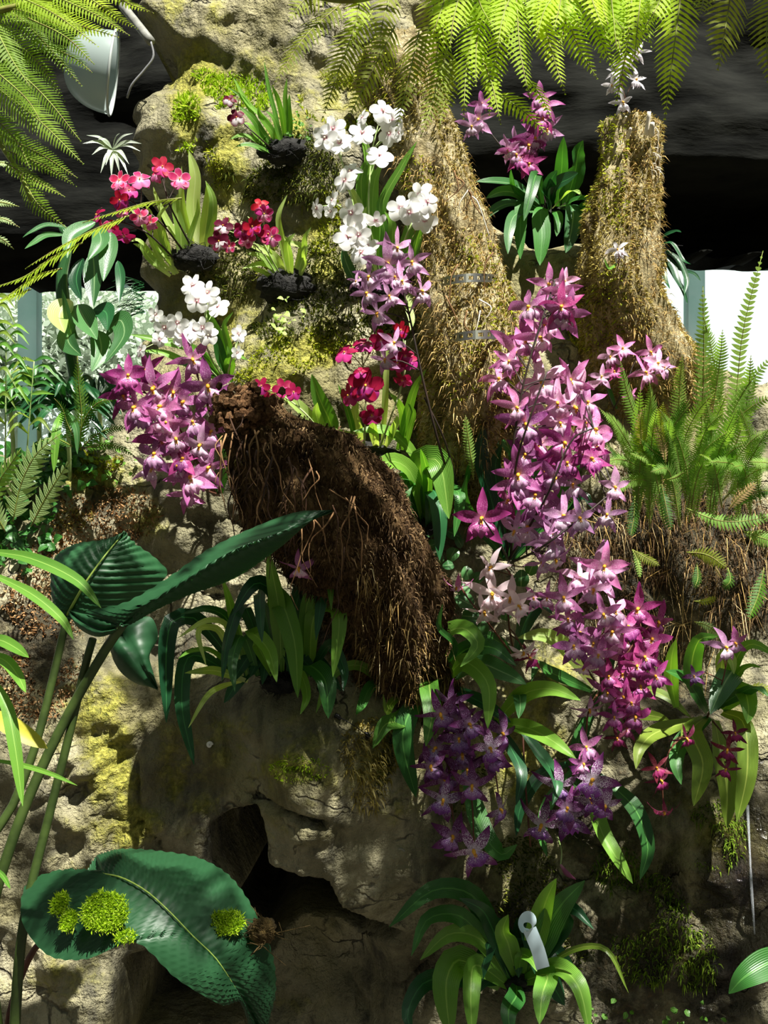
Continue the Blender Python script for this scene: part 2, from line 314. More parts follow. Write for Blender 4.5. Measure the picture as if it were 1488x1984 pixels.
# a floor and the cave roof above the frame (they close the grotto behind the rockwork)
def slab(name, x0, x1, y0, y1, z0, z1, mat):
    mb = MB(); box(mb, x0, x1, y0, y1, z0, z1); return tag(mb.build(name, mat, None, False), kind='structure')
def box(mb, x0, x1, y0, y1, z0, z1, m=0):
    V = [(x, y, z) for x in (x0, x1) for y in (y0, y1) for z in (z0, z1)]
    mb.add(V, [(0,1,3,2),(4,6,7,5),(0,4,5,1),(2,3,7,6),(0,2,6,4),(1,5,7,3)], None, m); return mb
slab('floor', -5, 5, -3.5, 6, -.1, 0, plain('paving', '4b463c', .9, 0, 6, '2d2a24', .3))
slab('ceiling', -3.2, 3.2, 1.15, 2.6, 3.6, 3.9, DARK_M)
# ------------------------------------------------------------------ tree trunks and log
def trunk_mesh(name, path, radii, mat, n=90, k=64, seed=0, amp=.02, flat=1.0, stretch=5.0):
    C = spline(path, n); T = unit(np.gradient(C, axis=0)); r = np.interp(np.linspace(0, 1, n), np.linspace(0, 1, len(radii)), radii)
    A = unit(np.cross(T, np.array([0, 1, .02]))); B = np.cross(T, A); a = np.linspace(0, 2*np.pi, k, endpoint=False); V = []
    for i in range(n):
        for j in range(k):
            ca, sa = math.cos(a[j]), math.sin(a[j])
            p = Vector((ca*2.2+seed, sa*2.2, i/n*stretch)); d = noise.fractal(p, 1, 2.1, 5)*amp + noise.noise(Vector((ca*7, sa*7, i/n*stretch*.7+seed)))*amp*.5
            V.append(C[i]+(r[i]+d)*(ca*A[i]+flat*sa*B[i]))
    V += [C[0]-T[0]*.01, C[-1]]; F = grid_faces(n, k, 0, True); o = n*k
    F += [(o, (j+1) % k, j) for j in range(k)] + [(o+1, (n-1)*k+j, (n-1)*k+(j+1) % k) for j in range(k)]
    V = np.array(V); return V, F
def bark_mat(name, cols, ns=16, stretch=(1, 1, 1), bump=1.0, rough=.95):
    m, t, b, out = nodes(name); a = noise_tex(t, ns, 7, .7, stretch=stretch); a2 = noise_tex(t, ns*5, 5, .7, stretch=stretch); a3 = noise_tex(t, 6, 4)
    c = ramp(t, mth(t, 'ADD', mth(t, 'MULTIPLY', a, .6), mth(t, 'MULTIPLY', a2, .4)), [(.36+.28*i/(len(cols)-1), lin(c)) for i, c in enumerate(cols)])
    t.links.new(c, b.inputs['Base Color']); b.inputs['Roughness'].default_value = rough; b.inputs['Specular IOR Level'].default_value = .15
    bp = N_(t, 'ShaderNodeBump'); bp.inputs['Strength'].default_value = bump; bp.inputs['Distance'].default_value = .02
    t.links.new(mth(t, 'ADD', a, mth(t, 'MULTIPLY', a2, .7)), bp.inputs['Height']); t.links.new(bp.outputs[0], b.inputs['Normal']); return m
BARK_MOSS = bark_mat('mossy_bark', ['352b1c', '74664a', '9c8f68', 'bfb28c', 'dccfb2'], 14)
BARK_FIB = bark_mat('fibrous_bark', ['1e150d', '4a3520', '735a3b', '9f825a'], 16, (2.2, 2.2, .9))
BARK_RUST = bark_mat('rust_bark', ['2a1c11', '5a3f28', '8a6646', 'b4926c'], 26)
GREY_BARK = bark_mat('grey_bark', ['3a352c', '776b58', 'a3947c', 'c9bda8'], 30)
def tri_samples(V, F, n, rng):
    T = np.array([(f[0], f[i], f[i+1]) for f in F for i in range(1, len(f)-1)]); a, b, c = V[T[:, 0]], V[T[:, 1]], V[T[:, 2]]
    nr = np.cross(b-a, c-a); ar = np.linalg.norm(nr, axis=1); i = rng.choice(len(T), n, p=ar/ar.sum()); u, v = rng.random((2, n)); s = u+v > 1; u[s], v[s] = 1-u[s], 1-v[s]
    return a[i]+(b-a)[i]*u[:, None]+(c-a)[i]*v[:, None], unit(nr)[i]
def blades(name, P, Nn, ln, wd, mat, rng, up=.25, jit=.9, droop=0.0, parent=None, mid=True):
    """Short strands of moss or fibre grown on the points P along the normals."""
    n = len(P); d = unit(Nn+jit*rng.normal(size=(n, 3))+np.array([0, 0, up])); L = ln*rng.uniform(.5, 1.3, n)[:, None]
    s = unit(np.cross(d, rng.normal(size=(n, 3))))*wd*rng.uniform(.6, 1.4, n)[:, None]
    m = P+d*L*.55; tip = P+d*L+np.array([0, 0, -droop])*L
    V = np.concatenate([P-s*.6-Nn*.002, P+s*.6-Nn*.002, m+s, m-s, tip]); i = np.arange(n)
    F = [(a, a+n, a+2*n, a+3*n) for a in i]+[(a+3*n, a+2*n, a+4*n) for a in i]
    c = np.clip(rng.normal(.5, .22, n), 0, 1); U = np.stack([np.tile(c, 5), np.tile(rng.random(n), 5)], 1)
    if parent is not None: V = V-np.array(parent.location)
    return link(name, mesh_data(name, V, F, mat, U), parent)
MOSS = rand_mat('moss', ['465a0a', '86961a', 'b0b828', 'd6d850'], .8, .3); MOSS_BR = rand_mat('bright_moss', ['567408', '8cb016', 'b4d22a', 'dcee6c'], .8, .35)
MOSS_DK = rand_mat('dark_moss', ['1d2408', '3d4a10', '5b6318', '83822c'], .85, .25)
MOSS_OCH = rand_mat('ochre_moss', ['4a4216', '877a38', 'ae9e54', 'd2c388'], .85, .25)
FIBRE = rand_mat('fibre', ['1c140d', '3e2e1c', '685136', 'a38a62'], .9, .1)
STRAW = rand_mat('straw', ['5a4520', '9a7c44', 'c4a76c', 'e2d0a2'], .85, .15)
TR = {}
def trunk(key, name, label, path, radii, mat, **kw):
    V, F = trunk_mesh(name, path, radii, mat, **kw); base = V[np.argmin(V[:, 2])]
    root = empty(name, tuple(base), label, 'tree trunk'); link('trunk', mesh_data(name, V-base, F, mat), root); TR[key] = (root, V, F); return root
trunk('right', 'tree_stump', 'upright mossy tree stump with a broken top, in front of the dark overhang', [at(1217,238,.30), at(1214,340,.30), at(1205,450,.28), at(1196,560,.27), at(1215,650,.33), at(1235,760,.46)], [.058, .066, .080, .088, .13, .17], BARK_MOSS, seed=3, amp=.022)
trunk('mid', 'mossy_tree', 'tall mossy tree trunk bound with perforated metal straps in the middle of the rockwork', [at(765,120,.28), at(812,235,.22), at(846,370,.20), at(888,500,.19), at(912,640,.16), at(912,780,.17), at(890,960,.30)], [.09, .068, .074, .09, .10, .104, .11], BARK_MOSS, seed=11, amp=.02)
trunk('log', 'fallen_log', 'thick dark fibrous log leaning out of the rock towards the viewer, hairy with roots', [at(478,815,-.20), at(540,890,-.17), at(625,985,-.11), at(712,1095,-.03), at(765,1215,.04), at(795,1360,.12)], [.055, .11, .128, .118, .10, .09], BARK_FIB, seed=21, amp=.03)
def inpx(P, poly): 
    x, y = proj(P); return sdf(x, y, np.array(poly, float)) > 0
def tufts(key, name, n, ln, wd, mat, keep=None, label=None, **kw):
    root, V, F = TR[key]; P, Nn = tri_samples(V, F, n*2, RNG); s = (Nn[:, 1] < .35) & (P[:, 1] < 9)
    if keep is not None: s &= keep(P)
    P, Nn = P[s][:n], Nn[s][:n]; o = blades(name, P, Nn, ln, wd, mat, RNG, parent=root, **kw); o['kind'] = 'stuff'
    if label: o['label'] = label
    return o
def fade(P, f, a):                                             # patchy growth
    v = np.array([noise.noise(Vector(p*f)) for p in P]); return v > a
tufts('right', 'moss', 15000, .010, .0013, MOSS_OCH, lambda P: fade(P, 9, -.15), 'ochre moss', droop=.3)
tufts('right', 'moss', 6000, .012, .0014, MOSS, lambda P: (proj(P)[0] < 1215) & fade(P, 7, .02), 'green moss', droop=.3)
tufts('right', 'fibre', 4000, .02, .0009, STRAW, lambda P: proj(P)[0] > 1205, 'straw coloured fibres', droop=.5)
tufts('mid', 'moss', 16000, .0095, .0013, MOSS_OCH, lambda P: fade(P, 8, -.1), 'ochre moss', droop=.3)
tufts('mid', 'moss', 6000, .011, .0014, MOSS, lambda P: fade(P, 6, .15), 'green moss', droop=.3)
tufts('mid', 'fibre', 5000, .022, .0008, STRAW, lambda P: proj(P)[1] > 300, 'straw coloured fibres', droop=.7)
tufts('log', 'fibre', 15000, .013, .0011, FIBRE, None, 'short dark fibres', droop=.6)
tufts('log', 'fibre', 3000, .026, .0009, STRAW, lambda P: (proj(P)[0] > 690) & (proj(P)[1] > 960) & fade(P, 5, -.1), 'straw coloured fibres', droop=.8)
tufts('log', 'moss', 900, .013, .0014, MOSS_OCH, lambda P: inpx(P, [(395,960),(450,850),(470,900),(430,1000)]), 'ochre moss')
# rough broken end of the log, and its hanging roots
mb = MB(); crown = TR['log'][0]
for i in range(340):
    a = random.uniform(0, 6.28); q = at(470+random.gauss(0, 26), 790+random.gauss(0, 17), -.25-random.random()*.07); rr = random.uniform(.003, .010)
    V = []; 
    for z in (-1, -.5, .5, 1):
        for j in range(6): rz = rr*math.sqrt(1.05-z*z)*random.uniform(.6, 1.3); V.append((q.x+rz*math.cos(j*1.047), q.y+rz*math.sin(j*1.047), q.z+rr*z*random.uniform(.7, 1.3)))
    mb.add(V, grid_faces(4, 6, 0, True)+[(5,4,3,2,1,0), (18,19,20,21,22,23)])
tag(mb.build('broken_end', BARK_RUST, crown, False), 'crumbling rust brown end', kind='stuff')
ROOT_M = plain('dry_root', '6b4a2a', .85, 0, 40, '94714a'); ROOT_D = plain('dark_root', '2b1a10', .9, 0, 40, '5a3a22')
for i in range(40):
    x = random.uniform(425, 690); y = 800+max(0, x-480)*.75+random.uniform(0, 120); Yb = -.37; pts = []; px, py = x, y; L = random.uniform(80, 230)
    for j in range(6): pts.append(at(px, py, Yb-.02*random.random()-.03*(j > 0)+.05*(y > 950))); px += random.gauss(0, 9)+(3 if i % 3 else -6); py += L/6
    mb = MB(); tube(mb, pts, [random.uniform(.0009, .0018), .0005], 14, 5); mb.build('root', ROOT_M if random.random() < .55 else ROOT_D, crown)
# metal bands round the middle trunk
STEEL = plain('galvanised_steel', '9a9a94', .35, .9)
def strap(pts, label):
    root = empty('perforated_strap', pts[0], label, 'metal strap', 'perforated metal straps around the trunk'); mb = MB()
    C = spline(pts, 60); T = unit(np.gradient(C, axis=0)); n = len(C); up = np.array([0, .15, 1.0]); up /= np.linalg.norm(up); f = unit(np.cross(T, up)); V = []
    hole = [1 if i % 4 in (1, 2) else 0 for i in range(n)]
    for i in range(n):
        for z in (-.009, -.004, .004, .009): V.append(C[i]+up*z)
        for z in (-.009, -.004, .004, .009): V.append(C[i]+up*z+f[i]*.0018)
    F = []
    for i in range(n-1):
        for o in (0, 4):
            for j in range(3):
                if j == 1 and i % 4 in (1, 2): continue
                a = i*8+o+j; F.append((a, a+1, a+9, a+8))
        for j in (0, 3): a = i*8+j; F.append((a, a+4, a+12, a+8))
    mb.add(V, F); mb.build('band', STEEL, root, False)
    for e in (3, 56):
        mb = MB(); c = C[e]; tube(mb, [c-f[e]*.004, c+f[e]*.004], .005, 3, 8); tube(mb, [c+np.array([0, -.012, 0]), c+np.array([0, .004, 0])], .004, 3, 6); mb.build('bolt', STEEL, root)
    return root
def round_trunk(y0, x0, x1, Yc, bulge, sag):
    return [at(x0+(x1-x0)*t, y0-sag*math.sin(math.pi*t)-10*t, Yc-bulge*math.sin(math.pi*(.06+.88*t))) for t in np.linspace(0, 1, 9)]
strap(round_trunk(552, 834, 976, .185, .140, 8), 'upper bright steel strap with punched holes around the mossy trunk')
strap(round_trunk(662, 846, 1000, .165, .155, 8), 'lower rusting steel strap with punched holes around the mossy trunk')
# bleached stubs on the right stump
BLEACH = plain('bleached_wood', 'cfc6b4', .8, 0, 20, 'efe9dc')
for p, q, r in [((1252,262),(1258,216),.006), ((1262,262),(1264,238),.007), ((1216,268),(1222,248),.004), ((1208,236),(1213,226),.003)]:
    mb = MB(); tube(mb, [at(*p, .22), at(*q, .2)], [r, r*.7], 5, 7); mb.build('broken_twig', BLEACH, TR['right'][0])
for i in range(16):
    x, y = 1262+random.uniform(-8, 8), random.uniform(260, 330); mb = MB(); tube(mb, [at(x, y, .25), at(x+random.uniform(5, 22), y+random.uniform(-18, 10), .24), at(x+random.uniform(0, 26), y+random.uniform(5, 40), .25)], [.001, .0005], 10, 4); mb.build('curled_root', BLEACH, TR['right'][0])
for i in range(12):                                            # wispy roots and flakes down the middle trunk
    x, y = random.uniform(860, 980), random.uniform(330, 640); x = min(x, 880+(y-300)*.4); mb = MB(); tube(mb, [at(x, y, .06), at(x+random.uniform(-25, 25), y+random.uniform(10, 40), .055), at(x+random.uniform(-30, 40), y+random.uniform(40, 90), .065)], [.0018, .0007], 12, 4); mb.build('dry_root', BLEACH if i % 3 == 0 else ROOT_M, TR['mid'][0])
# ------------------------------------------------------------------ leaf and flower builders
L_DARK = leaf_mat('strap_leaf', '1c4a22', '4b8a38', '5f9a4a', .34, .25)
L_MID = leaf_mat('bright_strap_leaf', '3f7a2a', '86b544', '9cc45e', .36, .35)
L_PALE = leaf_mat('pale_leaf', '86ad4e', 'c2d77f', 'd4e4a0', .42, .4, basec='e6ebb8')
L_BLUE = leaf_mat('bluish_leaf', '2a5732', '56884c', '86a876', .32, .25)
L_DEEP = leaf_mat('deep_leaf', '0f3320', '2a6136', '3f7f4a', .3, .2)
L_OLIVE = leaf_mat('olive_leaf', '4f7222', '8a9f3a', 'a8b958', .36, .35)
STEM_M = plain('dark_stem', '1e1712', .6, 0, 30, '3a2a20'); STEM_G = plain('green_stem', '8fae62', .5, 0, 30, 'b9cc8c'); STEM_R = plain('reddish_stem', '4a2a1c', .6, 0, 30, '6d3f2a')
POT_M = plain('black_root_fibre', '0d0d0c', .95, 0, 60, '2b2a28', 1.0)
def clear(x, y, Y, gap=.02): return at(x, y, min(Y, rY(x, y)-gap))
def leafpath(pts, Yb, reach):
    n = len(pts); out = []
    for k, p in enumerate(pts):
        t = k/(n-1)
        if len(p) > 2: out.append(at(*p)); continue
        Y = Yb-reach*(1.5*t-.6*t*t); out.append(at(p[0], p[1], Y) if k == 0 else clear(p[0], p[1], Y))
    return out
def leaf(parent, pts, width, mat, Yb, reach=.12, prof='strap', face=None, fold=.13, name='leaf', wave=.0, rib=False):
    mb = MB(); P = leafpath(pts, Yb, reach); s = (Yb-reach*.6+2)/2000
    if face is None: face = (random.uniform(-.45, .45), -1, random.uniform(.15, .7))
    ribbon(mb, P, width*s, prof, face, fold*random.uniform(.6, 1.3), 18, 5, wave)
    return mb.build(name, mat, parent)
def root_ball(parent, x, y, Y, rx, ry, mat=None, name='root_ball'):
    c = at(x, y, Y); s = (Y+2)/2000; V = []; n, k = 14, 20
    for i in range(n):
        th = math.pi*(i+.5)/n
        for j in range(k):
            a = 2*math.pi*j/k; d = Vector((math.sin(th)*math.cos(a), math.sin(th)*math.sin(a), math.cos(th))); q = 1+.35*noise.fractal(d*2.4+Vector((x, y, 0)), 1, 2, 4)
            V.append((c.x+d.x*rx*s*q, c.y+d.y*min(rx, ry)*s*q, c.z+d.z*ry*s*q))
    mb = MB(); mb.add(V, grid_faces(n, k, 0, True)+[tuple(range(k))[::-1], tuple(range((n-1)*k, n*k))])
    for i in range(40):
        a = random.uniform(0, 6.28); p = (c.x+math.cos(a)*rx*s*random.random(), c.y-min(rx, ry)*s*random.uniform(.5, .9), c.z+math.sin(a)*ry*s*random.random())
        tube(mb, [p, (p[0]+random.gauss(0, .01), p[1]-.006, p[2]+random.gauss(0, .008)), (p[0]+random.gauss(0, .02), p[1]+.004, p[2]+random.gauss(0, .014))], [.0009, .0004], 5, 3)
    return mb.build(name, mat or POT_M, parent)
def petal_mat(name, inner, mid, tip, spots=None, u1=.25, u2=.75, trans=.35, sscale=26, sthr=(.52, .6), edge=None, rough=.5, vr=.5):
    m, t, b, out = nodes(name); oi = N_(t, 'ShaderNodeObjectInfo'); uv = N_(t, 'ShaderNodeUVMap'); sp = N_(t, 'ShaderNodeSeparateXYZ'); t.links.new(uv.outputs[0], sp.inputs[0])
    c = ramp(t, sp.outputs[0], [(.0, lin(inner)), (u1, lin(mid)), (u2, lin(mid)), (1, lin(tip))])
    if spots:
        s = noise_tex(t, sscale, 2, .4); ms = mth(t, 'MULTIPLY', mrange(t, s, sthr[0], sthr[1], 0, 1), mrange(t, sp.outputs[0], .35, .8, 1, 0)); c = mixc(t, ms, c, lin(spots))
    if edge:
        e = mth(t, 'ABSOLUTE', mth(t, 'SUBTRACT', sp.outputs[1], .5)); c = mixc(t, mrange(t, e, .40, .49, 0, .8), c, lin(edge))
    hs = N_(t, 'ShaderNodeHueSaturation'); t.links.new(c, hs.inputs['Color']); t.links.new(mth(t, 'ADD', mth(t, 'MULTIPLY', oi.outputs['Random'], vr), 1.02-vr*.5), hs.inputs['Value']); t.links.new(mth(t, 'ADD', mth(t, 'MULTIPLY', oi.outputs['Random'], .03), .485), hs.inputs['Hue'])
    t.links.new(hs.outputs[0], b.inputs['Base Color']); b.inputs['Roughness'].default_value = rough; b.inputs['Specular IOR Level'].default_value = .25
    translucent(t, b, out, hs.outputs[0], trans); return m
YEL = plain('yellow_crest', 'e0a020', .5); CREAM = plain('cream_crest', 'f2e6c0', .5)
def tepal(mb, ang, ln, wd, prof, bend, tw=0, z0=0.0, n=9, k=5, fold=.1, wave=.03):
    d = np.array([math.cos(ang), math.sin(ang), 0]); s = np.array([-d[1], d[0], 0])
    P = [d*.03+np.array([0, 0, z0]), d*ln*.35+np.array([0, 0, z0+bend*.05+.03]), d*ln*.7+s*tw*.06+np.array([0, 0, z0+bend*.35+.02]), d*ln+s*tw*.16+np.array([0, 0, z0+bend])]
    ribbon(mb, P, wd, prof, (s[0]*tw*.6, s[1]*tw*.6, 1), fold, n, k, wave)
def star_meshes(setname, mats, wd=.36):
    pm, lm = mats; out = []
    for v in range(4):
        rr = random.Random(v*7+3); mb = MB(); bend = (-.12, -.4, .12, -.25)[v]
        for a in (90, 22, 158, -52, -128):
            tepal(mb, math.radians(a+rr.uniform(-9, 9)), rr.uniform(.9, 1.08), wd*rr.uniform(.85, 1.15), 'petal', bend+rr.uniform(-.18, .1), rr.uniform(-1, 1), wave=.09)
        fm = mesh_data(setname+'_flower', mb.V, mb.F, pm, mb.U, mb.M)
        mb = MB(); n, k = 9, 11; V = []; U = []
        for i in range(n):
            t = i/(n-1); w = .07+.30*math.sin(min(1, t*1.15)*2.1)**1.5
            for j in range(k):
                x = -1+2*j/(k-1); fr = .10*math.sin(x*11+v)*t*t; V.append((x*w*1.1, -.05-.55*t+.10*abs(x)*t+fr*.6, .09+.30*t-.36*t*t+fr*1.4-.08*x*x)); U.append((t, j/(k-1)))
        mb.add(V, grid_faces(n, k), U); lpm = mesh_data(setname+'_lip', mb.V, mb.F, lm, mb.U)
        mb = MB(); tube(mb, [(0, .03, .0), (0, 0, .12), (0, -.05, .18)], [.05, .07, .05], 6, 8); tube(mb, [(.03, -.1, .11), (.03, -.2, .17)], [.03, .01], 4, 5); tube(mb, [(-.03, -.1, .11), (-.03, -.2, .17)], [.03, .01], 4, 5)
        cm = mesh_data(setname+'_column', mb.V, mb.F, YEL, mb.U); out.append((fm, lpm, cm))
    return out
def pansy_meshes(setname, mats):
    pm, lm, cmn = mats; out = []
    for v in range(3):
        rr = random.Random(v*5+1); mb = MB(); bd = (-.05, -.25, .12)[v]
        for a, l, w_ in ((90, .86, .56), (-50, .80, .42), (-130, .80, .42), (18, .88, .66), (162, .88, .66)):
            tepal(mb, math.radians(a+rr.uniform(-6, 6)), l, w_, 'round', bd+rr.uniform(-.12, .05), rr.uniform(-.6, .6), .02 if a in (18, 162) else 0, 9, 5, .06, .03)
        fm = mesh_data(setname+'_flower', mb.V, mb.F, pm, mb.U)
        V = []; U = []; n, k = 7, 17
        for i in range(n):
            r = i/(n-1)
            for j in range(k):
                q = -1+2*j/(k-1); th = math.radians(-90+82*q); R = .82*(1-.28*math.exp(-(q/.16)**2))*(1-.22*abs(q)**3)
                V.append((math.cos(th)*R*r*1.05, math.sin(th)*R*r-.02, .06+.10*r-.20*r*r+.03*math.sin(q*9)*r*r)); U.append((r, j/(k-1)))
        mb = MB(); mb.add(V, grid_faces(n, k), U); lpm = mesh_data(setname+'_lip', mb.V, mb.F, lm, mb.U)
        mb = MB(); tube(mb, [(0, .06, .02), (0, .03, .12), (0, -.03, .15)], [.04, .06, .04], 6, 8); cm = mesh_data(setname+'_column', mb.V, mb.F, cmn, mb.U); out.append((fm, lpm, cm))
    return out
_old_ribbon = ribbon
def ribbon(mb, pts, width, prof='strap', face=(0, -1, .35), fold=.12, n=14, k=5, wave=0.0, m=0):
    if prof in ('petal', 'round'):
        t = np.linspace(0, 1, n); wd = (np.sin(np.pi*np.clip(.1+.9*t, 0, 1)**.95)**.9*(1-.25*t)*1.12 if prof == 'petal' else np.maximum(.22, np.sin(np.pi*np.clip(.06+.87*t, 0, 1)**1.25)**.62))
        b0 = len(mb.V); C = _old_ribbon(mb, pts, 1.0, 'one', face, 0, n, k, 0, m)
        ph = random.random()*6
        for i in range(n):
            c = np.array(C[i]); w_ = max(wd[i], .03)*width; z = np.array(face, float); z /= np.linalg.norm(z)
            for j in range(k):
                x = -1+2*j/(k-1); q = np.array(mb.V[b0+i*k+j])-c; mb.V[b0+i*k+j] = tuple(c+q*w_+z*(fold*w_*abs(x)+wave*width*math.sin(8*t[i]+ph+x)*abs(x)))
        return C
    return _old_ribbon(mb, pts, width, prof, face, fold, n, k, wave, m)
FS = {
 'purple': star_meshes('purple', (petal_mat('purple_petal', 'd9b6c9', 'a0528f', '8a3f80', 'c78ab8'), petal_mat('purple_lip', 'fbf4f8', 'dca6d4', 'b768b0', 'f6e6f2'))),
 'lilac': star_meshes('lilac', (petal_mat('lilac_petal', 'e8cfe0', 'bd86b4', 'a971a6', 'd9b0d2'), petal_mat('lilac_lip', 'ffffff', 'e2c4de', 'bd8cc0', 'ffffff')), .3),
 'pink': star_meshes('pink', (petal_mat('pink_petal', 'e9c4d8', 'c873ac', 'b4569c', 'dda3ca'), petal_mat('pink_lip', 'ffffff', 'eab8dc', 'c470b8', 'ffffff')), .33),
 'light': star_meshes('light', (petal_mat('light_pink_petal', 'f6e6ee', 'e0a6cf', 'd083bd', 'f0cfe4'), petal_mat('light_pink_lip', 'ffffff', 'e9bfe0', 'd290cb', 'ffffff')), .36),
 'magenta': star_meshes('magenta', (petal_mat('magenta_petal', 'd58fb4', '9c3577', '8a2a6b', 'b45c95'), petal_mat('magenta_lip', 'f3dcea', 'c25ea8', '9c3a8a', 'ecc6e0'))),
 'dark': star_meshes('dark', (petal_mat('dark_purple_petal', 'c9a9c4', '672a60', '5a2356', 'a785b0', sscale=34), petal_mat('dark_purple_lip', 'f0e4f4', 'a068b4', '7c4296', 'efe4f4', sscale=40))),
 'veined': star_meshes('veined', (petal_mat('veined_petal', 'e9dfec', '74306f', '6a2a68', 'e2d3e6', sscale=34, sthr=(.5, .55)), petal_mat('veined_lip', 'f0e4f2', '9450ae', '8a3fa0', 'f0e6f2', sscale=40))),
 'pale': star_meshes('pale', (petal_mat('pale_petal', 'fbf2ee', 'f2dbe2', 'e9c3d4'), petal_mat('pale_lip', 'ffffff', 'f6e3ea', 'eac5d8')), .32),
 'white': star_meshes('white', (petal_mat('white_star_petal', 'f4f2f4', 'ece8ee', 'e2dcea'), petal_mat('white_star_lip', 'ffffff', 'f4f0f6', 'e6d6ea')), .3),
 'wine': star_meshes('wine', (petal_mat('wine_petal', 'a8606a', '6a1f38', '551a30', '8e4a5c'), petal_mat('wine_lip', 'e8c2cf', 'b03c78', '8a2458')), .26),
 'crimson': pansy_meshes('crimson', (petal_mat('crimson_petal', 'd86a96', 'a5123f', '9a0f3c', None, .2, .8), petal_mat('crimson_lip', 'f8d8e6', 'd23f96', 'c02f86', None, .25, .85), YEL)),
 'rose': pansy_meshes('rose', (petal_mat('rose_petal', 'f2cfdf', 'c22a62', 'cf4a86', None, .3, .7, edge='f0c8da'), petal_mat('rose_lip', 'ffffff', 'e887bd', 'dd66aa', None, .45, .85), YEL)),
 'burgundy': pansy_meshes('burgundy', (petal_mat('burgundy_petal', '8a2040', '5f0f2c', '6a1232'), petal_mat('burgundy_lip', 'f4f0f2', 'f0e6ea', '8a2050', None, .5, .62), YEL)),
 'cream': pansy_meshes('cream', (petal_mat('white_petal', 'b03a70', 'f6f6f4', 'fafaf8', None, .26, .9, .3, vr=.06), petal_mat('white_lip', 'c9357a', 'f5f4f2', 'f8f8f6', None, .22, .9, .3, vr=.06), CREAM))}
def flower(parent, kind, x, y, Y, diam, face=None, roll=None, pitch=None):
    fm, lm, cm = random.choice(FS[kind]); s = (Y+2)/2000
    if face is None: face = (random.uniform(-.55, .45), -1, random.uniform(-.35, .45))
    f = Vector(face).normalized(); up = Vector((0, 0, 1)); up = (up-f*up.dot(f)).normalized(); up.rotate(Matrix.Rotation(random.uniform(-.45, .45) if roll is None else roll, 3, f)); r = up.cross(f)
    M = Matrix((r, up, f)).transposed().to_4x4(); loc = at(x, y, Y)
    o = link('flower', fm, parent); o.matrix_local = Matrix.Translation(loc-parent.location) @ M @ Matrix.Scale(diam/2*s*random.uniform(.92, 1.1), 4)
    link('lip', lm, o); link('column', cm, o); o['_p'] = (loc.x, loc.y, loc.z); return o
def orchid(name, label, cat, base, Yb, leaves=(), lm=L_MID, lw=26, reach=.10, spikes=(), smat=STEM_M, sr=.0022, flowers=(), kind='purple', diam=80, Yf=None, ball=None, auto=0, group=None, jit=.02, prof='strap', gap=.03, bmat=None):
    root = empty(name, at(base[0], base[1], Yb), label, cat, group)
    if ball: root_ball(root, base[0], base[1]+ball[2] if len(ball) > 2 else base[1], Yb, ball[0], ball[1], bmat)
    for lf in leaves:
        pts, wd = lf[0], lf[1]; m = lf[2] if len(lf) > 2 else lm
        leaf(root, pts, wd, m, Yb, reach*random.uniform(.7, 1.25), lf[3] if len(lf) > 3 else prof)
    for i in range(auto):
        a = random.uniform(-1.3, 1.3); L = random.uniform(70, 150); bx, by = base; dx = math.sin(a)*L; hy = -math.cos(a)*L*.8
        leaf(root, [(bx+dx*.05, by), (bx+dx*.5, by+hy*.9), (bx+dx, by+hy+random.uniform(0, .8)*L)], lw*random.uniform(.7, 1.1), lm, Yb, reach*random.uniform(.3, .9))
    fl = []; tips = []
    for f in flowers:
        x, y = f[0], f[1]; kd = f[2] if len(f) > 2 and f[2] else kind; dm = f[3] if len(f) > 3 and f[3] else diam
        Y = min((Yf if Yf is not None else Yb-.1)+random.uniform(-jit, jit), rY(x, y)-gap); o = flower(root, kd, x, y, Y, dm, f[4] if len(f) > 4 else None); tips.append((x, y, Y, o))
    S = []
    for sp in spikes:
        n = len(sp); P = [at(p[0], p[1], p[2]) if len(p) > 2 else clear(p[0], p[1], (Yb if k == 0 else (Yf if Yf is not None else Yb-.1)+.03), .005) for k, p in enumerate(sp)]; S.append(spline(P, 40))
    meshes = []
    for C in S:
        mb = MB(); tube(mb, C[::3], [sr*1.2, sr*.6], 26, 6); meshes.append(mb)
    for x, y, Y, o in tips:
        if not S: break
        p = at(x, y, Y+.012); d = [np.min(np.linalg.norm(C-np.array(p)-np.array([0, 0, -.035]), axis=1)) for C in S]; j = int(np.argmin(d)); C = S[j]; i = int(np.argmin(np.linalg.norm(C-np.array(p)-np.array([0, 0, -.035]), axis=1)))
        q = Vector(C[i]); md = (q+Vector(p))/2+Vector((0, .01, .008)); tube(meshes[j], [q, md, p], [sr*.6, sr*.45], 7, 5)
    for mb in meshes: mb.build('flower_stem', smat, root)
    return root
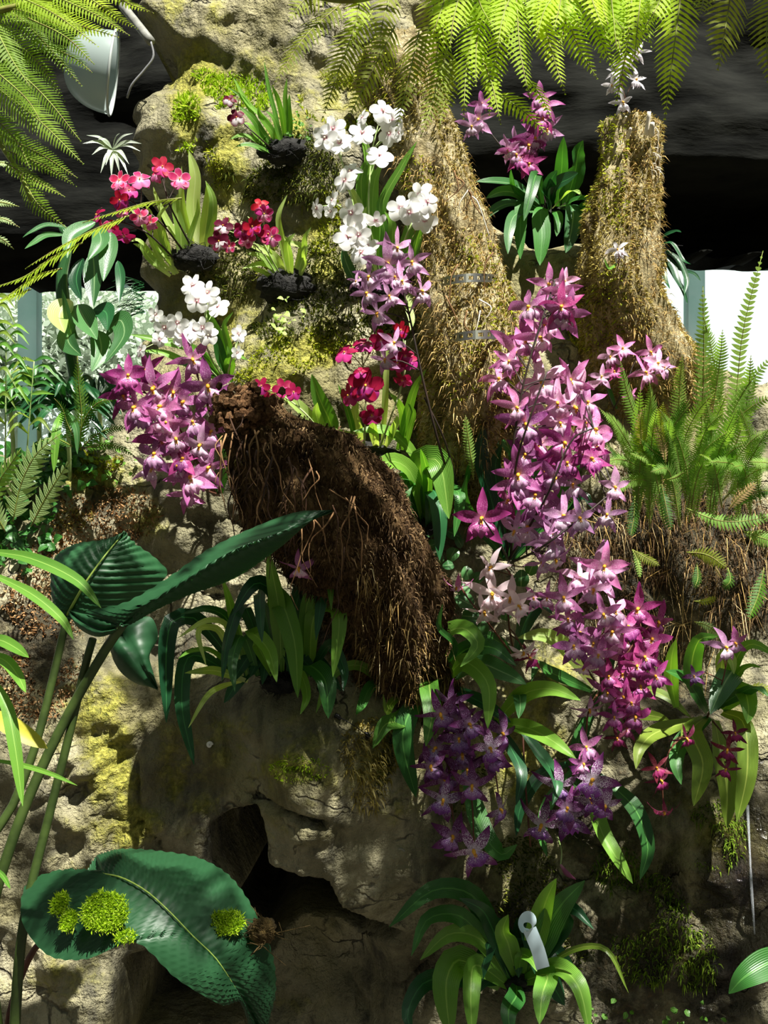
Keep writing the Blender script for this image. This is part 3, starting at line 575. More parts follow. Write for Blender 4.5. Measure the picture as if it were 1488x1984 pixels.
# ------------------------------------------------------------------ ferns
def fern_mat(name, dark, light, trans=.45, tint=(1.25, 1.3, .5, 1), rough=.45):
    return leaf_mat(name, dark, light, None, rough, trans, tint, 3, .3)
F_LIME = fern_mat('lime_fern', '93b528', 'cfe648', .62); F_OLIVE = fern_mat('olive_fern', '6f7c24', 'a3ae3e', .55); F_GREEN = fern_mat('green_fern', '67983a', 'aed26c', .5); F_CORNER = fern_mat('corner_fern', '55781e', '93b238', .55)
F_PALE = fern_mat('pale_fern', '8fb36a', 'c6dba0', .45); F_SHADE = fern_mat('shaded_fern', '2a5a1c', '5c8a2c', .45); F_DRY = fern_mat('dry_fern', '8a6a3a', 'cbb07c', .3, (1.1, 1, .8, 1))
RACHIS = plain('fern_midrib', '8a9a3c', .6, 0, 30, '6a5a2c')
def frond(parent, pts, hw, nl, mat, name='frond', ang=38, lw=.8, shape='taper', droop=.25, serr=True, face=None, rr=.0014, m=6):
    """One feather-shaped frond: a midrib tube (a part of it) and two rows of narrow leaflets."""
    P = [at(*p) for p in pts]; s = (P[0].y+2)/2000; C = spline(P, nl+1); T = unit(np.gradient(C, axis=0)); f = unit(np.array(face if face is not None else (random.uniform(-.4, .4), -1, random.uniform(.1, .8)), float))
    S = unit(np.cross(T, f)); Nn = unit(np.cross(S, T)); ln = np.linalg.norm(np.diff(C, axis=0), axis=1).mean(); V = []; F = []; U = []; sa, ca = math.sin(math.radians(ang)), math.cos(math.radians(ang))
    for i in range(1, nl+1):
        t = i/nl; e = {'taper': (1-t**1.7)*min(1, .75+t), 'sword': min(1, .06+2.4*t)*(1-t**6), 'leafy': min(1, .6+2*t)*(1-t**3)}[shape]
        L = hw*s*max(e, .05)*random.uniform(.9, 1.06); wv = ln*lw*.5*random.uniform(.85, 1.1)*min(1, .35+1.3*max(e, .1))
        for sg in (-1, 1):
            d = S[i]*sg*ca+T[i]*sa; b0 = len(V); dr = droop*random.uniform(.4, 1.5)
            for q in range(m):
                u = q/(m-1); c = C[i]+d*L*u+T[i]*L*.16*u*u-Nn[i]*L*dr*u*u; w_ = wv*(1-u**3)*(1+(.22*(-1)**q if serr else 0))*(1 if u > 0 else .9); w_ = max(w_, wv*.06)
                V += [c-T[i]*w_, c+T[i]*w_]; U += [(u, 0), (u, 1)]
            for q in range(m-1): a = b0+2*q; F.append((a, a+1, a+3, a+2))
    mb = MB(); mb.add(V, F, U); o = mb.build(name, mat, parent)
    mr = MB(); tube(mr, C[::max(1, nl//10)], [rr, rr*.4], 12, 5); off = np.array(parent.location); r = link('midrib', mesh_data('midrib', np.array(mr.V)-off, mr.F, RACHIS, mr.U), o); return o
# ------------------------------------------------------------------ windows and the fittings at the top
FRAME = plain('mint_white_frame', 'd3ebe4', .5, 0, 3, 'f2fbf8', trans=.95); GLASS_M, _t, _b, _o = nodes('window_glass')
_b.inputs['Base Color'].default_value = (.9, .98, .95, 1); _b.inputs['Roughness'].default_value = .05; _b.inputs['Transmission Weight'].default_value = 1.0; _b.inputs['IOR'].default_value = 1.01
WY = 2.9
def bar(mb, x0, y0, x1, y1, Y, dep=.05):
    a, b = at(x0, y0, Y), at(x1, y1, Y); box(mb, min(a.x, b.x), max(a.x, b.x), Y-dep/2, Y+dep/2, min(a.z, b.z), max(a.z, b.z))
def window(n, x0, x1, y0, y1, posts, rails):
    mb = MB(); bar(mb, x0, y0, x1, y1, WY+.02, .012); w_ = tag(mb.build('window_%d' % n, GLASS_M, None, False), kind='structure')
    mb = MB()
    for p, ww in posts: bar(mb, p-ww/2, y0, p+ww/2, y1, WY, .08)
    for r, ww in rails: bar(mb, x0, r-ww/2, x1, r+ww/2, WY-.01, .07)
    mb.build('window_frame', FRAME, w_, False)
window(1, 1180, 1900, 430, 960, [(1345, 32), (1700, 32)], [(505, 8), (955, 20)])
window(2, -500, 420, 500, 960, [(58, 36), (-330, 36), (330, 30)], [(547, 16), (955, 20)])
BARKY = plain('haze_pale_foliage', 'd3dfcc', .9, 0, 3, 'f0f6ea', trans=.6);  # near-white leaf colour paints in the haze outside
for i, (x, y, r) in enumerate([(130, 640, .5), (260, 690, .55), (20, 700, .5)]):
    c = at(x, y, 5.6); t_ = empty('outdoor_tree', (c.x, c.y, 0), ['pale hazy tree beyond the left window, right of the white post', 'pale hazy tree beyond the left window, nearest the rockwork', 'pale hazy tree beyond the left window, behind the white post', 'pale hazy tree beyond the right window'][i], 'tree', 'trees outside the glasshouse')
    P = np.array(c)+RNG.normal(size=(5000, 3))*np.array([r*.45, r*.4, r*.5]); o = blades('crown', P, unit(RNG.normal(size=(5000, 3))), .07, .018, BARKY, RNG, parent=t_); mb = MB(); tube(mb, [(c.x, c.y, 0), (c.x+.05, c.y, c.z-.2), (c.x, c.y, c.z+.2)], [.06, .03], 6, 8); mb.build('trunk', BARKY, t_)
# lamp bowl hanging in the dark behind the fern
LAMPG, t, b, out = nodes('frosted_lamp_bowl'); b.inputs['Base Color'].default_value = lin('a9b8b4'); b.inputs['Roughness'].default_value = .25; b.inputs['Transmission Weight'].default_value = .0
translucent(t, b, out, mixc(t, 0, lin('b7c6c2'), lin('b7c6c2')), .35)
lc = at(219, 142, .55); lamp = empty('flood_lamp', lc, 'frosted bowl lamp with a pale rim hanging in the dark behind the left fern', 'lamp')
ax = Vector((.965, .19, -.12)).normalized(); ua = ax.cross(Vector((0, 1, 0))).normalized(); ub = ax.cross(ua); R = .097
V = []; n, k = 14, 40
for i in range(n):
    q = i/(n-1); r = R*math.sin(min(1, .03+q)*math.pi/2)**.8; d = -.115*math.cos(q*math.pi/2)
    for j in range(k): a = 2*math.pi*j/k; V.append(lc+ax*d+(ua*math.cos(a)+ub*math.sin(a))*r)
mb = MB(); mb.add(V, grid_faces(n, k, 0, True)+[tuple(range(k))]); mb.build('lamp_bowl', LAMPG, lamp)
mb = MB(); ring = [lc+(ua*math.cos(a)+ub*math.sin(a))*(R+.002) for a in np.linspace(0, 2*math.pi, 41)]; tube(mb, ring, [.0035], 60, 6); mb.build('lamp_rim', plain('pale_rim', 'cfd8d4', .3, .3), lamp)
mb = MB(); tube(mb, [lc-ax*.11, lc-ax*.17+Vector((0, .02, .03)), lc+Vector((-.25, .2, .15))], [.012, .01], 10, 8); mb.build('lamp_arm', plain('dark_metal', '26292a', .5, .6), lamp)
mb = MB(); tube(mb, [at(238, 12, .46), at(292, 80, .36)], [.0105], 6, 12); cnd = empty('conduit', at(292, 80, .36), 'grey conduit pipe end jutting from the rock at the top left', 'pipe'); mb.build('conduit_pipe', plain('grey_plastic', '8f9088', .6, 0, 40, '6f7068'), cnd)
mb = MB(); tube(mb, [at(292, 80, .36), at(297, 110, .36), at(280, 135, .36), at(255, 165, .36), at(246, 190, .37)], [.0028], 20, 6); mb.build('cable', plain('grey_cable', '77787a', .6), cnd)
# ------------------------------------------------------------------ moss and ground growth on the rock
RV = np.array([tuple(v.co) for v in rock.data.vertices]); RF = [tuple(p.vertices) for p in rock.data.polygons]
RP, RN = tri_samples(RV, RF, 700000, RNG); RX, RYp = proj(RP); RN = np.where((RN[:, 1] > 0)[:, None], -RN, RN)
def moss(label, ells, n, ln, wd, mat, f=8, a=-.1, name='moss', **kw):
    keep = np.zeros(len(RP), bool)
    for x, y, rx, ry in ells: keep |= ((RX-x)/rx)**2+((RYp-y)/ry)**2 < 1
    i = np.nonzero(keep & (RN[:, 1] < .2))[0]; i = RNG.permutation(i)[:int(n*1.8)]; P = RP[i]; k = fade(P, f, a); P, Q = P[k][:n], RN[i][k][:n]
    return tag(blades(name, P, Q, ln, wd, mat, RNG, **kw), label, 'moss', None, 'stuff')
moss('bright green moss carpet along the ledge below the top rock', [(440,190,90,45),(360,240,28,60),(400,165,40,30)], 9000, .014, .0016, MOSS_BR)
moss('yellow green moss band running down the sloping rock edge in the centre', [(600,665,75,32),(545,700,60,32),(500,735,45,22)], 7000, .010, .0014, MOSS)
moss('vertical moss strip in the crevice left of the dark rock hollow', [(432,370,22,75),(425,300,25,50),(620,430,40,70)], 6000, .011, .0014, MOSS, a=-.2)
moss('dark shaggy moss hanging below the burgundy orchid', [(580,330,80,70),(500,340,75,55)], 16000, .016, .0013, MOSS_DK, a=-.4, droop=.5)
moss('moss fringe under the olive tree fern beside the trunk', [(640,190,60,50),(700,200,80,60)], 6000, .014, .0015, MOSS)
moss('dark moss under the pale pansy orchids on the left rock', [(440,510,120,70),(540,600,60,70),(640,560,60,110),(700,620,80,60)], 14000, .012, .0013, MOSS_DK, a=-.2)
moss('yellow cushion of moss on the rock nose above the cave', [(580,1492,58,26)], 4500, .009, .0011, MOSS_BR, a=-.6)
moss('shaggy moss and root mat right of the rock nose', [(730,1460,70,70),(720,1540,40,30)], 5000, .018, .0014, MOSS_OCH, droop=.5)
moss('dark moss on the shaded rock below the purple orchids', [(830,1500,110,90),(1000,1700,80,80),(1090,1800,70,90)], 9000, .012, .0013, MOSS_DK, a=-.05)
moss('moss sheet on the wet rock at the lower right edge', [(1385,1620,60,70),(1350,1860,45,60),(1260,1800,80,110),(1200,1700,60,60)], 14000, .013, .0013, rand_mat('green_moss', ['26350a', '4a6414', '6f8a1e', '93a53a'], .8, .3), a=-.2, droop=.6)
moss('mossy shelf left of the purple star orchid', [(200,950,75,40),(140,980,50,50),(240,915,50,30)], 7000, .013, .0014, MOSS_OCH)
moss('green moss patch under the small ferns on the left shelf', [(220,915,60,30),(150,900,50,25)], 3000, .014, .0016, MOSS)
moss('moss cushion hanging at the foot of the tree stump', [(1150,640,50,45),(1190,660,70,30)], 4000, .02, .0015, MOSS, droop=.6)
moss('ochre moss mat between the trunk and the pink orchid', [(960,740,60,70),(930,850,60,90),(1070,830,50,50),(960,670,40,40)], 9000, .014, .0014, MOSS_OCH)
moss('dry brown root mat on the bank under the sword fern', [(1300,1080,220,190),(1200,950,60,90)], 4000, .03, .0010, FIBRE, a=-.3, droop=.9, name='root_mat')
moss('thin dry straw stems tangled on the bank under the sword fern', [(1300,1080,220,190)], 420, .09, .0007, STRAW, a=-.4, droop=1.0, name='dry_stems', jit=1.3)
moss('crumbling brown peat on the left bank behind the arrow shaped leaves', [(70,1250,90,150),(200,1000,110,60),(110,1110,60,80)], 9000, .010, .0015, rand_mat('peat', ['3a2414', '7a5634', 'b08c60', 'd8bc92'], .95, .05), a=-.3, name='peat')
def ground_leaves(label, ells, n, size, mat, lift=.015, name='ground_cover'):
    keep = np.zeros(len(RP), bool)
    for x, y, rx, ry in ells: keep |= ((RX-x)/rx)**2+((RYp-y)/ry)**2 < 1
    i = RNG.permutation(np.nonzero(keep)[0])[:n]; mb = MB()
    for p, q in zip(RP[i], RN[i]):
        c = p+q*lift*random.uniform(.3, 2); d = unit(np.array([random.gauss(0, 1), -.6, random.gauss(0, .6)])); s = size*random.uniform(.6, 1.3)
        ribbon(mb, [c, c+d*s*.5+q*.004, c+d*s], s*.8, 'ovate', (random.gauss(0, .4), -1, random.uniform(.2, 1)), .1, 5, 3)
        mb.U[-15:] = [(random.random()*.02+u, v) for u, v in mb.U[-15:]]
    return tag(mb.build(name, mat), label, 'ground cover', None, 'stuff')
ground_leaves('tiny round green leaves of ground cover on the left shelf', [(200,890,90,50),(110,880,80,40),(60,850,70,50)], 520, .014, L_MID)
ground_leaves('small shaded leaves filling the left bank below the window', [(60,930,110,90),(40,1050,70,60),(100,840,110,40)], 700, .026, L_DARK)
ground_leaves('small clover like sprig leaves on the dark rock in the centre', [(565,625,30,28)], 26, .014, L_PALE, .02)
ground_leaves('tiny leaves beside the burgundy orchid root ball', [(590,268,24,24)], 40, .010, L_MID, .03)
ground_leaves('tiny green plants at the foot of the shaded rock', [(1180,1960,60,40),(1330,1960,70,30)], 50, .012, L_MID)
# ------------------------------------------------------------------ pansy shaped orchids on the upper rock
B0 = rY(385, 495)-.03
orchid('pansy_orchid', 'rose pink pansy orchid with pale leaves on the upper left rock, beneath the lamp', 'orchid', (375,500), B0, [
 ([(385,490),(375,400),(378,340),(366,292)],28), ([(390,490),(400,430),(404,380),(401,355)],24), ([(380,490),(358,420),(352,370),(352,322)],14), ([(395,490),(410,430),(412,385),(398,350)],18), ([(370,500),(330,440),(305,390),(297,362)],16),
 ([(345,530),(300,470),(275,430),(252,404)],16), ([(340,532),(290,490),(268,465),(252,468)],14), ([(338,532),(318,460),(310,420),(330,395)],20), ([(330,535),(290,500),(275,480),(258,472)],16), ([(342,530),(300,440),(290,410),(280,395)],16), ([(350,525),(350,450),(340,400),(345,375)],22), ([(325,530),(295,470),(285,440),(262,425)],14), ([(352,520),(372,450),(384,410),(383,385)],14)],
 L_PALE, 18, .06, [[(365,500),(310,430),(262,395),(225,372)], [(380,495),(330,400),(318,360),(310,330)], [(350,515),(290,455),(250,435),(205,425)]], STEM_M, .0022,
 [(232,351,'rose'),(250,370),(271,348,'rose'),(304,338,'rose',44,(-.6,-1,.2)),(314,324),(348,348,'rose'),(232,388),(238,410,'rose',40),(188,417,None,44,(-.8,-.6,.3)),(271,420,'rose'),(203,445,'rose',40,(-.5,-.7,-.6)),(240,456,None,46,(.1,-.5,-.8)),(292,432,'rose',34),(214,442,None,36)], 'crimson', 48, B0-.10, (45,26))
B1 = rY(565, 555)-.03
orchid('pansy_orchid', 'crimson pansy orchid with white marked lips, small clump just right of the rose one', 'orchid', (555,550), B1, [
 ([(560,545),(548,470),(540,420),(556,378)],14), ([(570,545),(590,490),(592,460),(603,440)],16), ([(575,550),(592,510),(590,490),(601,472)],15), ([(560,550),(535,500),(500,480),(462,468)],16), ([(555,552),(520,510),(500,495),(478,492)],18), ([(565,548),(560,500),(558,470),(572,452)],18), ([(550,552),(530,520),(505,512),(470,520)],14), ([(565,545),(585,480),(560,470),(548,455)],16), ([(548,548),(525,500),(515,470),(505,450)],13), ([(540,550),(512,528),(492,520),(488,505)],12)],
 L_PALE, 16, .07, [[(550,545),(520,490),(498,440),(480,420)], [(545,548),(500,480),(450,450),(425,445)]], STEM_G, .0018,
 [(432,438,'burgundy',44),(478,462,'rose'),(505,400),(520,455),(490,440),(527,460,'rose'),(424,468,'burgundy'),(512,415,'rose',40),(470,448),(445,478,'rose',30)], 'crimson', 46, B1-.10, (55,30,5))
B2 = rY(560, 290)-.05
orchid('pansy_orchid', 'dark burgundy pansy orchid with a grassy leaf fan at the top of the rock', 'orchid', (548,292), B2, [
 ([(545,300),(520,240),(480,200),(452,150)],12), ([(548,298),(535,230),(520,170),(512,120)],10), ([(555,295),(548,230),(538,190),(526,165)],13), ([(560,295),(558,240),(553,190),(556,152)],12), ([(560,292),(562,240),(560,210),(561,182)],12), ([(540,300),(510,260),(490,230),(462,205)],15), ([(540,302),(500,275),(470,262),(445,270)],12), ([(538,302),(510,290),(480,280),(456,284)],12), ([(535,302),(505,270),(480,240),(468,243)],14), ([(545,300),(530,260),(505,225),(500,205)],15), ([(535,300),(500,240),(470,190),(440,168)],9), ([(552,296),(540,260),(530,230),(515,215)],16)],
 L_MID, 14, .06, [[(540,300),(495,260),(465,232),(444,205)]], STEM_M, .0016, [(444,194,None,34,(0,-1,.2)),(458,228,None,42,(.2,-1,-.1))], 'burgundy', 40, B2-.1, (45,26))
B3 = rY(745, 540)-.04
orchid('pansy_orchid', 'tall white pansy orchid in full bloom against the mossy trunk', 'orchid', (745,535), B3, [
 ([(725,520),(720,400),(712,300),(691,232)],22), ([(740,520),(740,400),(780,320),(808,274)],20), ([(730,520),(722,420),(726,350),(744,310)],26), ([(718,520),(705,420),(700,350),(716,298)],26), ([(715,520),(700,420),(680,370),(660,352)],24,L_PALE), ([(760,530),(790,460),(800,420),(806,368)],24), ([(770,535),(800,490),(812,450),(816,432)],22), ([(780,540),(820,500),(840,480),(857,462)],22,L_PALE), ([(775,540),(800,470),(822,430),(826,415)],18), ([(700,560),(680,530),(668,500),(665,478)],24,L_BLUE), ([(780,545),(830,510),(850,520),(868,542)],12), ([(745,540),(760,470),(758,430),(745,410)],22), ([(730,535),(705,470),(700,440),(710,400)],22,L_PALE), ([(800,560),(790,590),(797,620),(795,640)],18,L_PALE), ([(735,530),(745,450),(735,400),(748,365)],18), ([(785,540),(815,520),(838,500),(848,490)],18)],
 L_MID, 20, .08, [[(735,530),(715,420),(720,300),(732,245)], [(725,530),(690,420),(668,330),(645,270)], [(720,530),(690,450),(660,400),(622,400)], [(760,530),(790,450),(810,410),(826,385)]], STEM_G, .0022,
 [(646,250),(630,268),(658,278),(702,228,None,40,(-.8,-.8,.3)),(742,216),(756,232),(755,260),(702,259),(735,302),(678,333),(668,350),(644,388,None,44,(-.9,-.6,.3)),(614,404,None,44,(-.8,-.6,-.2)),(681,413),(728,427,None,44,(.1,-.5,-.9)),(776,405),(794,412),(815,378),(828,392),(690,432),(695,456),(675,460),(710,478),(700,490),(822,427),(772,258,None,34,(.9,-.6,-.3)),(640,410,None,34),(815,402)], 'cream', 60, B3-.12, (60,24,20))
B4 = rY(445, 720)-.03
orchid('pansy_orchid', 'low white pansy orchid on the left rock just above the purple star orchid', 'orchid', (440,735), B4, [
 ([(440,735),(430,670),(410,620),(401,600)],22), ([(435,735),(380,680),(310,660),(252,648)],18), ([(430,740),(370,710),(320,685),(275,680)],20), ([(440,735),(445,680),(435,630),(452,604)],14), ([(445,740),(455,700),(462,690),(480,698)],12), ([(435,735),(400,690),(350,660),(318,645)],12), ([(445,735),(430,700),(420,660),(415,640)],24,L_DARK), ([(430,738),(400,715),(370,705),(340,705)],20,L_DARK), ([(450,740),(440,710),(445,690),(440,670)],16)],
 L_MID, 18, .08, [[(430,730),(400,670),(400,610),(385,575)], [(425,735),(370,680),(330,640),(300,615)], [(440,730),(450,690),(458,670),(462,655)]], STEM_G, .0018,
 [(373,554),(403,568),(382,584),(422,595),(302,610,None,44,(-.5,-1,.1)),(319,635),(343,626),(353,652),(393,635),(309,658,None,38),(403,650),(462,648,None,40,(.7,-.8,0)),(460,684,None,32),(273,678,None,36,(-.6,-.7,.1)),(378,640)], 'cream', 54, B4-.12)
B5 = rY(700, 880)-.04
orchid('pansy_orchid', 'crimson pansy orchid with magenta lips above the fibrous log', 'orchid', (700,872), B5, [
 ([(650,878),(640,820),(618,770),(604,725)],34), ([(645,875),(610,830),(580,790),(532,756)],30,L_PALE), ([(648,880),(625,840),(612,800),(615,780)],26,L_PALE), ([(690,870),(680,820),(668,780),(655,745)],14), ([(770,872),(790,800),(805,750),(826,715)],18), ([(740,870),(745,800),(748,730),(752,650)],13,L_PALE), ([(780,872),(780,800),(768,775),(752,760)],16), ([(745,870),(760,840),(768,820),(770,805)],20,L_PALE), ([(700,870),(690,820),(690,790),(696,770)],26,L_PALE), ([(655,880),(670,860),(690,850),(650,830)],16,L_PALE), ([(730,872),(725,830),(730,800),(740,790)],22,L_PALE), ([(786,872),(795,830),(802,800),(790,780)],14)],
 L_MID, 20, .10, [[(705,870),(708,800),(708,740),(700,690)], [(735,870),(760,800),(780,740),(785,660)], [(650,878),(600,810),(560,775),(510,750)]], STEM_G, .0020,
 [(668,684,None,54,(-.45,-.8,.45)),(705,668,None,52,(.1,-.8,.55)),(738,660),(777,640,None,44),(770,703),(794,700),(780,736,None,50,(-.3,-.6,-.7)),(708,748,None,78,(0,-1,-.05)),(676,766,None,58,(-.7,-.8,-.2)),(720,804,None,56,(.1,-.8,-.55)),(548,752,None,50),(568,760,None,44,(.6,-.8,0)),(506,748,None,44),(520,776,None,40),(698,722,None,36),(785,690,None,40)], 'crimson', 48, B5-.14, (75,26,14))
# ------------------------------------------------------------------ star shaped orchids
B6 = rY(880, 960)-.04
orchid('star_orchid', 'lilac star orchid spray on a long black stem below the tall white orchid', 'orchid', (885,965), B6, [([(885,965),(870,930),(860,890),(853,877)],16,L_DARK), ([(890,965),(905,930),(912,900),(920,887)],16,L_DARK)],
 L_MID, 18, .10, [[(882,962),(850,860,.0),(818,730,-.04),(795,620,-.05),(772,520,-.05),(765,470,-.05)], [(890,960),(860,850,.0),(822,770,-.03)]], STEM_M, .0026,
 [(769,480,None,74),(749,512,None,110),(716,536,None,90),(800,508,None,84),(780,545,None,84),(816,564,None,84,(.6,-1,-.1)),(712,568,None,80),(755,574,None,70),(732,606,None,86,(-.5,-.8,-.4)),(762,664,None,70,(.4,-.8,0)),(747,696,None,70,(-.4,-.8,-.3)),(690,545,None,40),(765,538,None,70)], 'lilac', 84, B6-.26, gap=.05)
B7 = rY(400, 960)-.02
orchid('star_orchid', 'dense purple star orchid spray hanging left of the fibrous log', 'orchid', (425,960), B7, [([(430,955),(440,900),(428,850),(410,820)],20), ([(420,960),(400,900),(380,860),(370,850)],20)],
 L_DARK, 20, .08, [[(425,955),(425,880),(400,780),(372,700)], [(415,960),(360,860),(290,770),(245,725)], [(420,960),(370,870),(330,800),(300,750)], [(425,960),(385,940),(360,900),(350,870)]], STEM_R, .0024,
 [(248,728,'magenta'),(286,716,'magenta'),(238,768,'magenta'),(299,752,'pink',112),(373,696,None,96),(403,748,None,112),(418,772,None,90),(356,779),(312,789,'pink'),(322,816,'pink',116),(262,790),(373,818),(312,855,'magenta'),(388,863,'light',92),(356,890,'magenta'),(294,908,'lilac',90),(370,925,'pink',110),(345,902,'pink'),(406,905),(410,836),(362,958,'pink',90),(232,745,'magenta',80),(280,805),(335,760),(300,880),(340,850,'pink')], 'purple', 98, B7-.16)
B8 = rY(985, 1060)-.04
orchid('star_orchid', 'large pink star orchid with a tall arching spray right of the middle trunk', 'orchid', (985,1080), B8, [
 ([(980,1080),(950,960),(930,890),(938,822)],50,L_DEEP), ([(985,1070),(965,960),(960,900),(972,860)],36,L_DEEP), ([(990,1080),(1050,930),(1080,870),(1110,840)],44,L_DARK), ([(995,1080),(1100,960),(1120,900),(1160,890)],44,L_DARK), ([(985,1080),(1000,900),(975,860),(930,878)],26,L_DARK), ([(990,1085),(1080,990),(1130,960),(1150,990)],36,L_DEEP), ([(980,1085),(915,1000),(900,960),(905,920)],22,L_DARK), ([(990,1080),(1020,960),(1030,880),(1040,830)],32,L_DARK)],
 L_DARK, 30, .10, [[(982,1080),(990,900,-.02),(1015,740,-.05),(1050,620,-.05),(1075,545,-.03)], [(990,1080),(1000,900,-.06),(1030,800,-.10),(1060,720,-.10)], [(985,1085),(1060,960,-.08),(1110,850,-.10),(1150,830,-.10)], [(985,1085),(960,1040,-.05),(935,1005,-.08)], [(990,1090),(1050,1060,-.05),(1130,1000,-.05),(1190,950,-.03)]], STEM_M, .0026,
 [(1062,551),(1095,546,'light',70),(1089,565),(1025,596),(1089,594,'magenta'),(1098,608),(1055,630),(1018,663),(1045,655),(995,682),(968,735),(985,700,None,70),
  (1052,742,'light',120),(1106,736),(1122,752,'light'),(1112,789,'light',110),(1132,820),(1152,833),(1055,806,'light'),(1018,823,'purple',104),(1048,860,'purple',110),(1092,858,'magenta',110),(1132,877,'magenta'),(1145,890,'magenta',100),(1005,920,'purple',110),(1055,904,'magenta'),(1099,897,'magenta'),
  (934,1005,'magenta',124,(-.25,-1,.05)),(1004,937,'purple',110),(1036,959,'purple',110),(1049,978,'purple',116),(1022,1021,'lilac',104),(996,1029,'lilac',90),(1071,1024,'lilac',104),(1068,1052,'lilac',104),(1076,1083,'lilac',90,(.2,-.7,-.7)),(1090,1000,'lilac',100),(1190,944,'light',88,(.4,-1,0)),(1176,997,'lilac',84),(1122,1004,'lilac',90),(1080,780,'light',100),(1030,770,'light'),(1140,780,'pink',90),(1000,790,'pink',90),(1015,880,'purple'),(1075,925,'purple'),(1110,940,'lilac',80),(985,970,'magenta',90),(1050,1090,'lilac',70),(1155,860,'pink',90),(1085,820,'light',90)], 'pink', 96, B8-.20, jit=.045)
B9 = rY(1215, 800)-.04
orchid('star_orchid', 'small mauve star orchid spray on a black twig among the sword ferns', 'orchid', (1195,790), B9, [([(1195,792),(1185,770),(1178,745),(1180,730)],10,L_DARK)], L_DARK, 12, .05, [[(1188,795),(1215,740),(1228,705),(1240,690)], [(1190,795),(1175,740),(1195,700),(1205,680)]], STEM_M, .0016,
 [(1206,676,None,66),(1183,692,'light',50),(1260,682,None,70),(1274,704,'light',74),(1250,722,None,70),(1166,730,'light',56),(1222,766,None,44),(1288,712,'lilac',50),(1190,720,'magenta',48)], 'pink', 66, B9-.12)
B10 = .50
orchid('star_orchid', 'purple star orchid with glossy leaves before the dark overhang, left of the stump', 'orchid', (1062,415), rY(1062,415)-.03, [
 ([(1080,400),(1088,330),(1090,295),(1092,265)],28), ([(1095,400),(1115,330),(1120,295),(1130,272)],38), ([(1050,400),(1040,340),(1030,370),(1015,428)],24), ([(1050,400),(1000,360),(960,352),(922,352)],26,L_BLUE), ([(1050,405),(1000,375),(970,372),(942,384)],28,L_BLUE), ([(1048,408),(990,395),(960,405),(930,432)],24), ([(1045,400),(1000,370),(992,345),(990,328)],16), ([(1048,405),(1015,390),(1008,440),(1008,502)],26), ([(1060,405),(1048,410),(1050,460),(1046,514)],36), ([(1085,405),(1108,400),(1108,440),(1096,490)],38,L_BLUE), ([(1070,410),(1078,412),(1082,430),(1078,458)],20), ([(1090,405),(1120,408),(1166,397),(1199,426)],28), ([(1062,405),(1080,360),(1105,345),(1120,335)],40,L_DEEP), ([(1060,400),(1060,370),(1070,345),(1080,330)],30,L_DEEP), ([(1050,408),(1000,415),(986,450),(984,492)],24,L_BLUE), ([(1085,405),(1110,390),(1130,385),(1148,390)],22), ([(1065,410),(1060,385),(1050,372),(1045,360)],24,L_DEEP), ([(1070,405),(1100,375),(1115,370),(1128,380)],18,L_PALE)],
 L_DARK, 28, .12, [[(1060,405),(1040,330),(1050,250),(1055,180)], [(1055,405),(1000,320),(960,270),(925,225)]], STEM_M, .0022,
 [(927,232,'lilac',76),(933,202,'purple',60),(913,245,'lilac',60),(985,290,'lilac',60),(1045,190,'purple',76),(1055,208,'purple',76),(1060,250,'lilac',70),(1001,278,'lilac',76),(1024,282,'magenta',80),(1008,309,'magenta',70),(1026,318,'magenta',76),(1035,268,'purple',70),(1050,232,'magenta',64),(1000,300,'purple',66)], 'purple', 76, .40)
orchid('star_orchid', 'small white star orchid sprig hanging over the broken top of the stump', 'orchid', (1210,236), .27, [], L_DARK, 10, .02, [[(1210,240,.27),(1214,205,.24),(1205,150,.22),(1235,95,.20)]], STEM_R, .0012, [(1186,165),(1232,155),(1206,198,None,60),(1238,102,None,50),(1210,120,None,46),(1195,140,None,44)], 'white', 52, .20, gap=.02)
orchid('star_orchid', 'single white star orchid clinging to the middle of the stump', 'orchid', (1195,505), .15, [([(1195,510),(1180,520),(1170,500)],6,L_MID)], L_MID, 8, .03, [[(1196,520,.17),(1200,505,.13),(1197,488,.12)]], STEM_R, .0012, [(1197,484,None,50),(1205,492,None,30)], 'white', 46, .13, gap=.02)
B11 = rY(1180, 1300)-.05
